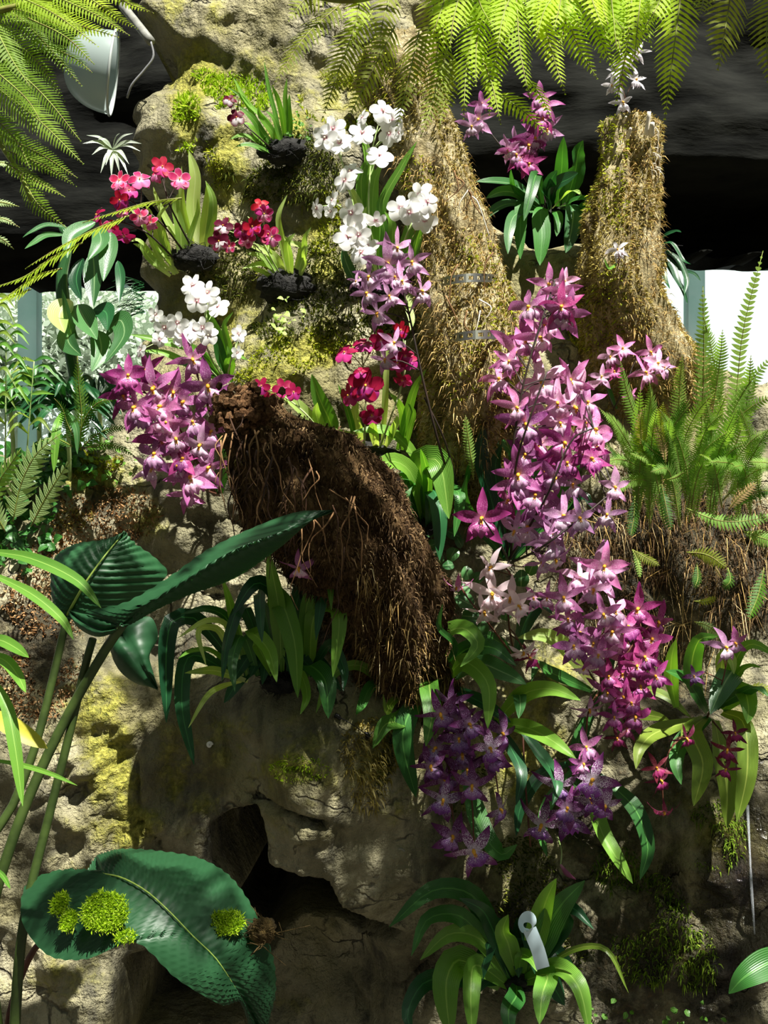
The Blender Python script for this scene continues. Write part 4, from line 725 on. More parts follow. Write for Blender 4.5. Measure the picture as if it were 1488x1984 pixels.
orchid('star_orchid', 'long cascade of mauve pink star orchids at the right, below the large pink one', 'orchid', (1170,1330), B11, [
 ([(1150,1330),(1090,1250),(1050,1230),(1003,1236)],34,L_PALE), ([(1160,1340),(1120,1440),(1110,1500),(1130,1540)],28,L_DARK), ([(1165,1330),(1230,1330),(1290,1350),(1340,1392)],24,L_OLIVE), ([(1165,1340),(1230,1380),(1280,1390),(1300,1400)],24,L_OLIVE), ([(1150,1340),(1060,1300),(1040,1290),(1030,1320)],26,L_DARK), ([(1170,1335),(1180,1280),(1190,1260),(1200,1250)],24,L_DEEP)],
 L_DARK, 28, .10, [[(1165,1330),(1160,1250),(1160,1170),(1165,1100)], [(1170,1330),(1200,1290),(1240,1230),(1275,1200)], [(1165,1335),(1140,1300),(1115,1250),(1100,1160)], [(1175,1330),(1200,1370),(1215,1410),(1230,1440)], [(1160,1340),(1140,1380),(1135,1430)]], STEM_R, .0024,
 [(1156,1108,'light',116),(1122,1120,'light'),(1092,1158,'pink'),(1172,1098,'pink',100),(1149,1142,'light'),(1190,1184,'light',90),(1237,1180,'magenta',100),(1274,1204,'magenta',92),(1122,1228,None,100),(1112,1253,None,92),(1196,1239,'pink',100),(1188,1223,'pink'),(1263,1238,'magenta'),(1149,1246),(1250,1273,'magenta',84),(1210,1283,'pink'),(1270,1310,'magenta',84),(1206,1307,'magenta'),(1132,1292,'lilac',80,(-.2,-.7,-.7)),(1176,1340,None,84),(1206,1350,'magenta',84),(1223,1362,'magenta',76),(1142,1374,'lilac',76,(.1,-.7,-.7)),(1230,1388,'magenta',80),(1196,1430,'wine',54),(1215,1412,'magenta',56),(1170,1190,'pink'),(1215,1215,'magenta'),(1240,1330,'magenta',76),(1160,1270,'purple',84),(1060,1158,'pink',64),(1235,1290,'magenta',80),(1180,1310,'magenta',70),(1100,1200,'purple',70),(1190,1390,'magenta',70)], 'purple', 90, B11-.16, jit=.045)
B12 = rY(985, 1250)-.04
orchid('star_orchid', 'pale blush star orchid spray between the log and the pink cascade', 'orchid', (1000,1260), B12, [([(1000,1262),(1020,1200),(1050,1170),(1070,1190)],34,L_DEEP), ([(995,1262),(960,1240),(940,1230),(930,1240)],22,L_DARK)], L_DARK, 24, .06, [[(995,1262),(985,1190),(995,1130),(975,1090)], [(990,1265),(940,1200),(900,1150),(885,1120)]], STEM_R, .0022,
 [(953,1099,'pale',76,(-.7,-.7,.1)),(884,1137,'pink',70,(0,-.4,-.9)),(953,1150,None,104),(990,1158,None,90),(1004,1174,None,80),(939,1184,None,80,(-.2,-.8,-.5)),(1033,1160,'pink',64),(1014,1263,'pale',84,(.1,-.5,-.8)),(1026,1275,'wine',60),(970,1170,None,76)], 'pale', 84, B12-.14)
B13 = rY(860, 1320)-.05
orchid('star_orchid', 'dark purple star orchid hanging beside the cave, under broad arching leaves', 'orchid', (855,1325), B13, [
 ([(790,1330),(806,1200),(778,1117),(742,1160),(748,1252)],40,L_MID), ([(840,1310),(865,1230),(900,1218),(926,1250),(892,1292)],38,L_MID), ([(860,1325),(920,1285),(980,1305),(1020,1326)],44,L_BLUE), ([(860,1322),(900,1283),(945,1325),(945,1412)],38,L_MID), ([(840,1330),(805,1360),(780,1430),(806,1545)],42,L_DARK), ([(850,1322),(832,1325),(838,1380),(825,1446)],40,L_MID), ([(830,1340),(775,1395),(745,1405),(722,1450)],36,L_MID), ([(960,1400),(1015,1345),(1070,1335),(1125,1357)],36,L_MID), ([(985,1350),(1005,1345),(1008,1370),(1005,1392)],28,L_BLUE), ([(960,1400),(1020,1410),(1070,1435),(1116,1470)],34,L_MID), ([(900,1480),(930,1600),(970,1655),(1002,1636)],42,L_DARK), ([(745,1372),(725,1310),(686,1288),(640,1312),(612,1382)],20,L_MID), ([(860,1320),(880,1250),(850,1215),(858,1170)],16,L_DARK), ([(790,1340),(760,1360),(748,1380),(742,1345)],16,L_OLIVE), ([(950,1390),(990,1450),(1010,1500),(1000,1560)],30,L_DEEP), ([(870,1330),(930,1360),(960,1380),(990,1400)],30,L_DEEP), ([(1000,1400),(1060,1480),(1080,1520),(1070,1560)],30,L_DEEP), ([(850,1320),(900,1260),(955,1255),(1000,1290)],36,L_DARK), ([(770,1320),(720,1330),(700,1370),(690,1385)],26,L_DARK)],
 L_DARK, 36, .15, [[(860,1330),(880,1400),(870,1500),(880,1600)], [(870,1330),(940,1420),(960,1500),(968,1560)], [(865,1330),(900,1450),(915,1560),(918,1640)]], STEM_R, .0022,
 [(874,1361),(854,1383),(908,1404),(972,1421,None,90,(.5,-.9,0)),(948,1450,'veined',100),(836,1484),(895,1461),(858,1550,'veined',104),(915,1522),(968,1568,'veined',84,(.8,-.7,-.1)),(918,1648,'veined',116,(-.05,-1,-.1)),(955,1470),(876,1620),(890,1432),(845,1450),(905,1490),(860,1510),(880,1395)], 'dark', 92, B13-.14, jit=.045)
B14 = rY(1090, 1480)-.05
orchid('star_orchid', 'violet star orchid with white veined petals under the mauve cascade', 'orchid', (1110,1480), B14, [([(1130,1500),(1165,1610),(1190,1655),(1226,1712)],36,L_MID), ([(1140,1490),(1225,1560),(1255,1640),(1240,1705)],34,L_DARK), ([(1110,1490),(1060,1560),(1050,1620),(1060,1660)],24,L_DARK), ([(1100,1480),(1050,1500),(1010,1560),(1000,1620)],26,L_DEEP)], L_DARK, 30, .1, [[(1105,1475),(1110,1500),(1105,1560),(1098,1590)], [(1115,1475),(1135,1490),(1155,1530),(1168,1555)], [(1118,1475),(1130,1455),(1137,1440)]], STEM_R, .0022,
 [(1083,1524,None,104),(1149,1512,None,108),(1170,1560,None,92,(.4,-1,-.2)),(1049,1598,None,104,(-.3,-1,-.2)),(1102,1584,None,108),(1137,1448,'purple',86),(1098,1566,'dark'),(1145,1548,'veined',84),(1130,1480,'purple',60)], 'veined', 96, B14-.15)
B15 = rY(1385, 1400)-.05
orchid('star_orchid', 'wine red star orchid with broad leaves at the right edge', 'orchid', (1370,1390), B15, [
 ([(1310,1370),(1300,1310),(1302,1270),(1310,1238)],28), ([(1360,1370),(1340,1300),(1355,1240),(1392,1232)],40), ([(1385,1370),(1420,1300),(1400,1330),(1376,1384)],50,L_BLUE), ([(1395,1330),(1402,1270),(1418,1280),(1422,1306)],26,L_PALE), ([(1400,1360),(1430,1270),(1460,1248),(1510,1275)],24), ([(1400,1370),(1430,1305),(1455,1290),(1476,1294)],16), ([(1400,1375),(1440,1340),(1450,1370),(1448,1402)],40), ([(1365,1390),(1340,1420),(1362,1480),(1344,1562)],44,L_OLIVE), ([(1385,1395),(1395,1450),(1408,1530),(1408,1604)],46,L_OLIVE), ([(1400,1380),(1440,1400),(1448,1490),(1428,1592)],40,L_OLIVE), ([(1350,1395),(1270,1420),(1240,1450),(1232,1490)],34,L_OLIVE), ([(1370,1380),(1340,1330),(1320,1310),(1290,1300)],30,L_DARK), ([(1390,1370),(1440,1340),(1470,1330),(1490,1350)],30,L_DARK), ([(1375,1390),(1320,1440),(1310,1480),(1320,1520)],34,L_DARK)],
 L_MID, 34, .14, [[(1370,1390),(1400,1320),(1410,1270)], [(1365,1395),(1300,1450),(1285,1500),(1285,1570)], [(1380,1395),(1410,1440),(1408,1480)]], STEM_R, .0018,
 [(1405,1254,'lilac',84),(1424,1246,'purple',64),(1330,1430,None,64),(1272,1488,None,66),(1280,1512,None,70),(1410,1452,None,76),(1407,1490,None,60),(1287,1572,None,64,(0,-.5,-.9)),(1425,1420,None,56),(1345,1310,'dark',50)], 'wine', 66, B15-.16)
# single flowers
orchid('star_orchid', 'single lilac star flower with its bud just above the right shoulder of the log', 'orchid', (690,930), rY(690,930)-.03, [([(690,930),(720,910),(735,905)],10,L_DARK)], L_DARK, 10, .03, [[(690,932),(680,910),(668,896,-.10)]], STEM_R, .0016, [(670,900,'pink',86,(.1,-1,.1)),(655,882,'magenta',60)], 'pink', 80, -.12)
# ------------------------------------------------------------------ leafy clumps
def clump(label, base, Yb, leaves, lm, reach=.14, name='strap_leaf_plant', extra=0, ew=30, ball=True, em=None, cat='plant', spread=1.4):
    root = empty(name, at(base[0], base[1], Yb), label, cat)
    if ball: root_ball(root, base[0], base[1], Yb+.01, 34, 22)
    for lf in leaves: leaf(root, lf[0], lf[1], lf[2] if len(lf) > 2 else lm, Yb, reach*random.uniform(.7, 1.2), lf[3] if len(lf) > 3 else 'strap')
    for i in range(extra):
        a = random.uniform(-spread, spread); L = random.uniform(90, 170); bx, by = base; dx = math.sin(a)*L; hy = -math.cos(a)*L*.7
        leaf(root, [(bx, by), (bx+dx*.5, by+hy), (bx+dx, by+hy+random.uniform(.1, 1.0)*L*.8)], ew*random.uniform(.7, 1.15), em or lm, Yb+.03, reach*random.uniform(.2, .7))
    return root
Bc = rY(810, 1030)-.03
clump('glossy strap leaved clump between the log and the magenta star flower', (820,1020), Bc, [([(820,1010),(795,915),(750,895),(704,950)],38,L_MID), ([(828,1015),(815,900),(850,895),(870,1005)],54,L_MID), ([(822,1020),(800,930),(780,950),(797,1060)],32), ([(830,1030),(838,950),(852,985),(852,1086)],36,L_DEEP), ([(815,1010),(780,945),(745,955),(735,992)],16), ([(816,935),(800,880),(750,835),(684,836)],26,L_MID), ([(820,1010),(800,935),(775,925),(755,936)],28), ([(825,1010),(830,930),(822,890),(815,870)],24,L_MID), ([(830,1020),(870,950),(890,960),(880,1040)],26), ([(815,1020),(770,980),(765,1010),(770,1040)],24)], L_DARK, .16, extra=3)
Bb = rY(530, 1330)-.04
clump('lush dark strap leaved clump in the hollow beneath the fibrous log', (540,1320), Bb, [([(545,1300),(540,1180),(528,1110),(520,1068)],36,L_MID), ([(590,1310),(595,1170),(635,1120),(642,1182)],28,L_MID), ([(600,1310),(610,1190),(655,1185),(645,1312)],36,L_MID), ([(545,1300),(535,1160),(495,1130),(448,1195)],38,L_DEEP), ([(540,1300),(540,1160),(570,1240),(577,1352)],48,L_MID), ([(530,1310),(490,1230),(520,1260),(536,1322)],38,L_MID), ([(585,1310),(600,1290),(630,1320),(636,1392)],46), ([(575,1310),(585,1310),(595,1350),(582,1384)],22,L_MID), ([(535,1300),(505,1150),(505,1200),(508,1245)],30,L_DEEP),
 ([(470,1310),(440,1215),(400,1203),(345,1236)],16,L_PALE), ([(460,1310),(425,1222),(385,1222),(400,1292)],14,L_PALE), ([(470,1315),(410,1262),(370,1262),(345,1276)],14,L_MID), ([(480,1320),(420,1300),(390,1300),(358,1304)],18,L_PALE), ([(480,1310),(440,1200),(400,1180),(350,1190)],22), ([(480,1310),(450,1190),(440,1150),(430,1120)],20,L_MID), ([(470,1310),(380,1200),(330,1210),(322,1400)],36,L_DEEP), ([(470,1320),(370,1270),(352,1360),(376,1482)],32,L_DEEP), ([(560,1300),(580,1150),(620,1140),(612,1240)],34,L_DEEP), ([(520,1310),(470,1170),(440,1240),(430,1320)],30,L_DEEP), ([(500,1310),(470,1230),(450,1280),(455,1340)],26), ([(600,1310),(640,1250),(668,1300),(665,1340)],26,L_DEEP), ([(470,1320),(430,1330),(400,1350),(365,1410)],12,L_PALE)], L_DARK, .17, extra=12, ew=32, em=L_DEEP)
single = orchid('star_orchid', 'single drooping pink star flower in front of the lower log', 'orchid', (600,1140), rY(600,1140)-.14, [([(600,1140),(590,1130),(582,1126)],6,L_DARK)], L_DARK, 8, .02, [[(600,1145,-.1),(592,1110,-.14),(582,1100,-.18)]], STEM_R, .0016, [(580,1100,'pink',78,(-.2,-.8,-.55))], 'pink', 78, -.19)
Bd = rY(1000, 1900)-.05
bottom = clump('strap leaved plant with a pale blue tag at the bottom of the rock', (1000,1900), Bd, [([(985,1890),(920,1740),(840,1725),(754,1796)],44), ([(985,1900),(900,1780),(830,1780),(797,1852)],38), ([(985,1900),(930,1820),(870,1810),(814,1860)],38,L_MID), ([(970,1910),(890,1860),(865,1900),(872,2010)],60,L_MID), ([(985,1910),(920,1870),(912,1920),(915,2010)],44,L_MID), ([(1030,1890),(1060,1800),(1090,1750),(1133,1706)],54,L_DARK), ([(1020,1890),(1045,1790),(1060,1740),(1078,1702)],46,L_MID), ([(1000,1890),(985,1830),(975,1800),(985,1772)],42,L_MID), ([(1005,1890),(1012,1850),(1030,1860),(1040,1882)],28,L_MID), ([(1015,1900),(1060,1890),(1050,1930),(1045,1985)],44,L_MID), ([(1020,1895),(1080,1875),(1120,1910),(1142,2000)],40,L_MID), ([(1030,1895),(1110,1840),(1175,1840),(1218,1924)],12,L_OLIVE), ([(1020,1890),(1090,1800),(1110,1760),(1150,1800)],36,L_DEEP), ([(980,1900),(830,1900),(790,1960),(800,2010)],40,L_DEEP), ([(990,1890),(950,1790),(930,1760),(890,1740)],38,L_DEEP), ([(1000,1905),(1000,1930),(985,1960),(990,2010)],40)], L_DARK, .17, extra=8, ew=38, em=L_DEEP)
# plant tag
TAGM = plain('pale_blue_plastic', 'd0e8f0', .4)
tg = empty('plant_tag', at(1050, 1872, Bd-.16), 'pale blue plastic plant label looped and stuck in the bottom strap leaved plant', 'plant label'); mb = MB()
ribbon(mb, [at(1052, 1876, Bd-.16), at(1042, 1840, Bd-.165), at(1026, 1800, Bd-.17)], .026, 'one', (0, -1, .1), 0, 8, 3); mb.build('tag_strip', TAGM, tg)
mb = MB(); a_ = []
for i in range(22):
    a = -.4+i/21*5.6; a_.append(at(1022+13*math.cos(a), 1790-14*math.sin(a), Bd-.17-.002*i))
ribbon(mb, a_, .02, 'one', (.75, -.6, .1), 0, 26, 3); mb.build('tag_loop', TAGM, tg)
# round leaved ground plant between log and orchids
rt = empty('begonia', at(890,1080,rY(890,1080)), 'low round leaved silvery green plant on the bank right of the log', 'plant')
for x, y, w_ in [(880,1035,26),(876,1075,26),(840,1055,24),(848,1085,24),(868,1095,20),(900,1165,36),(915,1195,36),(930,1215,34),(830,1030,22),(905,1110,24),(890,1050,20),(1010,1120,30),(1030,1100,26),(980,1190,22),(860,1190,24),(895,1140,26),(925,1120,22)]:
    Y = rY(x, y)-.03; s = (Y+2)/2000; mb = MB(); a = random.uniform(0, 6.28); d = (math.cos(a)*w_*.55, math.sin(a)*w_*.55)
    ribbon(mb, [at(x-d[0], y-d[1], Y), at(x, y, Y-.006), at(x+d[0], y+d[1], Y)], w_*s*1.05, 'round', (random.uniform(-.3, .3), -1, .5), .06, 8, 7); mb.build('leaf', L_BLUE, rt); mb = MB(); tube(mb, [at(x, y, Y+.004), at((x+890)/2, (y+1085)/2, rY((x+890)/2, (y+1085)/2)-.004)], [.0011], 4, 4); mb.build('leaf_stalk', STEM_R, rt)
# ------------------------------------------------------------------ arrow leaved plant in the left foreground
A_TOP = leaf_mat('arum_leaf', '153621', '2b5935', None, .46, .18, veins=0, spec=.4)
def resample(P, n, index=False):
    if not index: return spline(P, n)
    P = np.array([tuple(p) for p in P]); k = len(P); t = np.linspace(0, k-1, n); j = np.clip(t.astype(int), 0, k-2); u = (t-j)[:, None]; m = np.gradient(P, axis=0)*.9
    return (2*u**3-3*u**2+1)*P[j] + (u**3-2*u**2+u)*m[j] + (-2*u**3+3*u**2)*P[j+1] + (u**3-u**2)*m[j+1]
def big_leaf(parent, M, L, R, Y0, mat, n=60, k=9, amp=.0035, nv=24, name='leaf_blade', index=False):
    def conv(pts): return [at(p[0], p[1], p[2] if len(p) > 2 else Y0) for p in pts]
    m, l, r = (resample(conv(q), n, index) for q in (M, L, R)); V = []; U = []
    T = unit(np.gradient(m, axis=0)); N = unit(np.cross(unit(r-l+1e-6), T)); N = np.where((N[:, 1] > 0)[:, None], -N, N)
    for i in range(n):
        row = [l[i]+(m[i]-l[i])*q for q in np.linspace(0, 1, k)]+[m[i]+(r[i]-m[i])*q for q in np.linspace(0, 1, k)[1:]]
        for j, p in enumerate(row):
            v = abs(j-(k-1))/(k-1); wgt = min(1, v*5)*(1-v**6*.6); d = amp*math.sin(2*math.pi*nv*(i/(n-1)-.16*v))*wgt+(.010*math.sin(math.pi*v)-.004*(v < .05))
            V.append(p+N[i]*d); U.append((i/(n-1), j/(2*k-2)))
    mb = MB(); mb.add(V, grid_faces(n, 2*k-1), U); o = mb.build(name, mat, parent)
    return o, m
def petiole(parent, pts, r, mat): mb = MB(); tube(mb, [at(*p) for p in pts], r, 24, 9); return mb.build('leaf_stalk', mat, parent)
ARST = plain('arum_stalk', '2a3a14', .5, 0, 25, '415422'); VEIN = plain('yellow_vein', '93ad4c', .6)
ar = empty('arrow_leaf_plant', at(20, 2020, -.45), 'tall dark green arrow leaved plant in the left foreground with corrugated shiny leaves', 'plant')
def vein(parent, m, r, k0=1, k1=-4):
    mb = MB(); tube(mb, [tuple(p+np.array([0, -.0035, 0])) for p in m[k0:k1:4]], [r, r*.3], 30, 6); off = np.array(ar.location); return link('midrib', mesh_data('midrib', np.array(mb.V)-off, mb.F, VEIN, mb.U), parent)
o, m = big_leaf(ar, [(168,1690,-.44),(205,1692,-.48),(240,1700,-.51),(285,1725,-.53),(330,1765,-.55),(375,1812,-.55),(415,1850,-.55),(440,1885,-.54),(470,1935,-.51),(502,1994,-.47)],
 [(165,1686,-.43),(58,1706,-.43),(42,1782,-.48),(92,1850,-.55),(168,1858,-.58),(262,1826,-.59),(342,1896,-.58),(429,1947,-.55),(463,1940,-.52),(486,1996,-.48)], [(170,1684,-.42),(188,1660,-.40),(235,1645,-.40),(305,1648,-.40),(385,1662,-.41),(445,1697,-.43),(492,1762,-.45),(528,1850,-.47),(534,1925,-.48),(514,2000,-.46)], -.5, A_TOP, 220, 13, .0034, 34, index=True); vein(o, m, .0016)
o, m = big_leaf(ar, [(131,1192,-.42),(165,1132,-.45),(200,1082,-.44),(238,1036,-.40)], [(128,1195,-.42),(104,1172,-.40),(98,1112,-.40),(110,1075,-.40),(150,1053,-.41),(200,1046,-.41),(236,1035,-.40)], [(135,1195,-.42),(190,1200,-.42),(262,1165,-.39),(324,1112,-.36),(300,1080,-.36),(262,1054,-.38),(239,1037,-.40)], -.42, A_TOP, 130, 11, .0030, 16); vein(o, m, .0026)
o, m = big_leaf(ar, [(240,1206,-.50),(330,1144,-.54),(450,1072,-.55),(550,1030,-.53),(640,993,-.48)], [(238,1203,-.5),(165,1186,-.46),(245,1166,-.50),(330,1116,-.49),(400,1066,-.48),(500,1018,-.47),(580,991,-.47),(639,991,-.48)], [(243,1208,-.5),(275,1192,-.47),(350,1152,-.44),(450,1122,-.42),(540,1062,-.43),(600,1012,-.46),(641,994,-.48)], -.5, A_TOP, 150, 11, .0026, 24)
o, m = big_leaf(ar, [(140,1190,-.43),(165,1208,-.46),(200,1222,-.48),(234,1216,-.49)], [(138,1190,-.43),(150,1215,-.45),(190,1234,-.48),(234,1222,-.49)], [(142,1188,-.43),(180,1192,-.45),(215,1200,-.48),(236,1208,-.49)], -.46, A_TOP, 30, 7, .001, 8)
o, m = big_leaf(ar, [(226,1215,-.36),(255,1262,-.40),(278,1295,-.40),(304,1332,-.38)], [(222,1215,-.36),(214,1258,-.37),(232,1300,-.38),(268,1326,-.38),(303,1332,-.38)], [(230,1212,-.36),(290,1195,-.36),(306,1232,-.36),(290,1270,-.38),(296,1300,-.38),(305,1330,-.38)], -.38, A_TOP, 40, 7, .001, 10)
petiole(ar, [(240,1207,-.5),(205,1258,-.46),(140,1370,-.44),(80,1490,-.44),(20,1640,-.45),(-20,1800,-.45),(0,2050,-.45)], [.0072, .008, .0095], ARST)
petiole(ar, [(180,1238,-.45),(165,1290,-.44),(135,1420,-.43),(90,1600,-.43),(55,1740,-.44),(38,1850,-.45),(25,2050,-.45)], [.006, .007, .0085], ARST)
petiole(ar, [(130,1194,-.42),(108,1290,-.42),(70,1440,-.43),(25,1560,-.44),(-30,1660,-.45),(-20,2050,-.46)], [.006, .007, .008], ARST)
petiole(ar, [(168,1690,-.44),(150,1712,-.42),(110,1790,-.36),(60,1850,-.38),(20,1960,-.42),(15,2050,-.44)], [.004, .006], STEM_R)
for pts, w_ in [([(-20,1068),(60,1082),(150,1125),(196,1178)],26),([(-20,1110),(60,1150),(120,1200),(143,1240)],22),([(-30,1238),(0,1240),(30,1255),(56,1274)],24),([(-30,1265),(10,1280),(35,1310),(50,1342)],24),([(-30,1300),(10,1360),(28,1440),(44,1562)],26),([(-30,1470),(40,1482),(100,1500),(150,1522)],10),([(-10,1680),(8,1700),(20,1722)],10)]:
    gb = globals().get('gb') or empty('grassy_plant', at(-60, 1300, -.66), 'bright green blade leaves poking in from the left edge, in front of the arrow leaves', 'plant')
    mb = MB(); ribbon(mb, [at(p[0], p[1], -.66-.02*k) for k, p in enumerate(pts)], w_*.00067, 'strap', (.2, -1, .4), .12, 16, 5); mb.build('leaf', L_MID, gb)
mb = MB(); ribbon(mb, [at(-30, 1375, -.6), at(30, 1412, -.62), (at(92, 1450, -.62))], .026, 'strap', (.1, -1, .5), .12, 14, 5); mb.build('leaf', plain('yellow_leaf', 'b9b43a', .5, 0, 20, 'd3cb52', trans=.3), gb)['label'] = 'yellowing leaf'
# moss tufts lying on the big leaf
def tuft(label, x, y, rx, ry, n, Y):
    P = []; c = at(x, y, Y); s = (Y+2)/2000
    while len(P) < n:
        a, b_ = random.uniform(-1, 1), random.uniform(-1, 1)
        if a*a+b_*b_ < 1*random.uniform(.7, 1.1): P.append((c.x+a*rx*s, c.y-.004+.012*b_, c.z+b_*ry*s))
    P = np.array(P); return tag(blades('moss_tuft', P, np.tile([0, -1, .35], (n, 1)), 0.008, .0007, MOSS_BR, RNG, jit=.8), label, 'moss', None, 'stuff')
tuft('large bright moss tuft lying on the big lower left leaf', 205, 1765, 46, 34, 3600, -.575); tuft('small moss tuft near the left edge of the big lower left leaf', 118, 1748, 16, 16, 850, -.525); tuft('small moss tuft just left of the large one on the big leaf', 135, 1782, 15, 15, 800, -.555); tuft('elongated yellow moss tuft by the right edge of the big lower left leaf', 440, 1785, 36, 18, 1700, -.515); tuft('thin dull moss smear below the large tuft on the big leaf', 245, 1812, 22, 7, 300, -.59)
cl = empty('peat_clod', at(508, 1803, -.50), 'brown clod of peat stuck on the right edge of the big leaf', 'clod'); root_ball(cl, 508, 1803, -.50, 26, 24, plain('brown_peat', '4a3a1c', .95, 0, 70, '7a6436', 1.0), 'clod')
# ------------------------------------------------------------------ climbers, stars and ferns on the left
Yl = .10
cv = empty('climbing_plant', at(125, 640, .2), 'climbing plant with broad drooping oval leaves in front of the left window', 'plant')
mb = MB(); tube(mb, [at(150,760,.2), at(128,620,.15), at(120,540,.15), at(132,470,.15), at(120,440,.15)], [.012, .015, .008], 24, 8); mb.build('stem', L_BLUE, cv)
for pts, w_, m_ in [([(180,490),(183,530),(181,596)],42,L_BLUE),([(215,450),(210,490),(200,545)],36,L_BLUE),([(160,500),(148,540),(158,582)],32,L_DEEP),([(228,505),(234,540),(231,588)],20,L_DEEP),([(135,580),(115,610),(125,645)],46,L_PALE),([(150,590),(165,620),(188,658)],46,L_BLUE),([(180,600),(205,605),(208,640)],40,L_DEEP),([(205,650),(232,620),(240,650),(202,705)],44,L_BLUE),([(190,640),(196,680),(178,720)],42,L_BLUE),([(140,620),(132,660),(158,690)],44,L_BLUE),([(185,430),(140,455),(130,500)],34,L_BLUE),([(190,440),(195,470),(170,505)],34,L_BLUE),([(130,440),(90,436),(60,450),(44,460)],12,L_BLUE),([(125,455),(90,455),(65,470),(48,482)],12,L_BLUE),([(160,660),(140,650),(120,560)],22,L_BLUE)]:
    leaf(cv, [(p[0], p[1], .12-.03*k) for k, p in enumerate(pts)], w_, m_, .12, .05, 'ovate')
Ys = .30
sv = empty('silver_star_plant', at(218, 300, .33), 'silvery star shaped leaf rosette in front of the dark left overhang', 'plant'); SILV = leaf_mat('silver_leaf', '8fa08a', 'c9d2c4', None, .22, .15, spec=.8)
for x, y in [(160,278),(168,262),(178,300),(195,335),(216,345),(248,338),(272,293),(274,278),(258,258),(232,258),(190,270),(232,335),(205,320),(250,318)]:
    mx, my = (x+218)/2, (y+288)/2-8; leaf(sv, [(218, 290, .33), (mx, my, .30), (x, y, .29)], 11, SILV, .3, .03, 'lance')
mb = MB(); tube(mb, [at(218,290,.33), at(224,330,.36), at(240,380,.40), at(262,420,.43)], [.003, .002], 8, 6); mb.build('stem', STEM_M, sv)
def star_plant(label, c, Y, R, n, w_, mat, a0=-3.5, a1=.6):
    r_ = empty('rosette_plant', at(c[0], c[1], Y), label, 'plant')
    for i in range(n):
        a = a0+(a1-a0)*(i+random.uniform(-.3, .3))/(n-1); L = R*random.uniform(.75, 1.15); dx, dy = math.cos(a)*L, math.sin(a)*L*.6
        leaf(r_, [(c[0], c[1], Y), (c[0]+dx*.5, c[1]+dy*.7-12, Y-.05), (c[0]+dx, c[1]+dy+L*.35, Y-.07)], w_, mat, Y, .06, 'strap')
    mb = MB(); tube(mb, [at(c[0], c[1], Y), at(c[0]+5, c[1]+60, Y+.03), at(c[0]+8, c[1]+150, Y+.08)], [.005], 6, 6); mb.build('stem', STEM_G, r_); return r_
star_plant('dark star rosette at the left, below the climbing plant', (128,790), .12, 95, 15, 15, L_DEEP); star_plant('dark star rosette in front of the left window post', (70,750), .16, 75, 12, 12, L_BLUE); star_plant('dark star rosette at the far left edge above the ground cover', (20,790), .14, 75, 12, 14, L_DARK); star_plant('shaded star rosette under the climbing plant, beside the purple star orchid', (190,770), .18, 70, 11, 13, L_DEEP)
leaf(bpy.data.objects['rosette_plant'], [(125,795,.11),(110,830,.06),(104,915,.05)], 18, L_MID, .1); leaf(bpy.data.objects['rosette_plant'], [(128,795,.11),(148,830,.06),(150,880,.05)], 16, L_BLUE, .1)
bm_ = empty('bamboo_plant', at(30, 900, .05), 'leafy bamboo like shoots against the left window at the picture edge', 'plant')
for sx_, tx, ty in [(10,12,640),(-10,-15,580),(50,66,700)]:
    mb = MB(); C = tube(mb, [at(sx_,900,.05), at((sx_+tx)/2,(900+ty)/2,.02), at(tx,ty,.0)], [.002, .001], 14, 5); mb.build('stem', STEM_G, bm_)
    for k in range(4, 14):
        x, y = proj(C[k]); sg = 1 if k % 2 else -1
        for sg in ((1, -1) if k > 9 else (sg,)): leaf(bm_, [(x, y, .01), (x+sg*22, y-10+random.uniform(-8, 8), -.01), (x+sg*45, y+random.uniform(-5, 25), -.02)], 11, random.choice((L_MID, L_DARK, L_OLIVE)), .01, .02, 'lance')
# pale sword fern and little ferns, left
def fern(label, base, Y, fronds, mat, hw=22, nl=22, ang=35, lw=.85, shape='sword', name='fern', cat='fern', group=None, gy=0.0, **kw):
    r_ = empty(name, at(base[0], base[1], Y), label, cat, group)
    for fr in fronds:
        pts, h, m_ = fr[0], (fr[1] if len(fr) > 1 and fr[1] else hw), (fr[2] if len(fr) > 2 else mat); n_ = fr[3] if len(fr) > 3 else nl; k = len(pts)
        frond(r_, [(p[0], p[1], p[2] if len(p) > 2 else Y-gy*(i/(k-1))) for i, p in enumerate(pts)], h, n_, m_, ang=ang, lw=lw, shape=shape, **kw)
    return r_
fern('pale sword fern with broad leaflets at the left edge above the peat bank', (40,1010), -.05, [([(25,1010),(40,940),(70,880),(118,840)],36,F_PALE,15),([(60,1020),(85,970),(110,930),(138,890)],26,F_PALE,11),([(-20,980),(0,930),(20,900),(40,870)],26,F_GREEN,12),([(10,1030),(-10,990),(-20,950)],24,F_PALE,10)], F_PALE, shape='leafy', lw=.95, serr=False, gy=.05, ang=28, face=(.25,-1,.45))
fern('little shaded ferns below the climbing plant on the left', (170,860), .08, [([(150,860),(165,810),(190,780),(235,772)],18),([(150,860),(130,820),(120,790),(105,772)],16),([(160,865),(190,840),(220,830),(250,830)],14),([(155,860),(158,800),(152,740),(150,690)],20,F_GREEN,26),([(165,868),(205,862),(235,868),(262,885)],13),([(140,865),(110,850),(85,852),(60,866)],14)], F_SHADE, nl=20, shape='leafy', gy=.06)
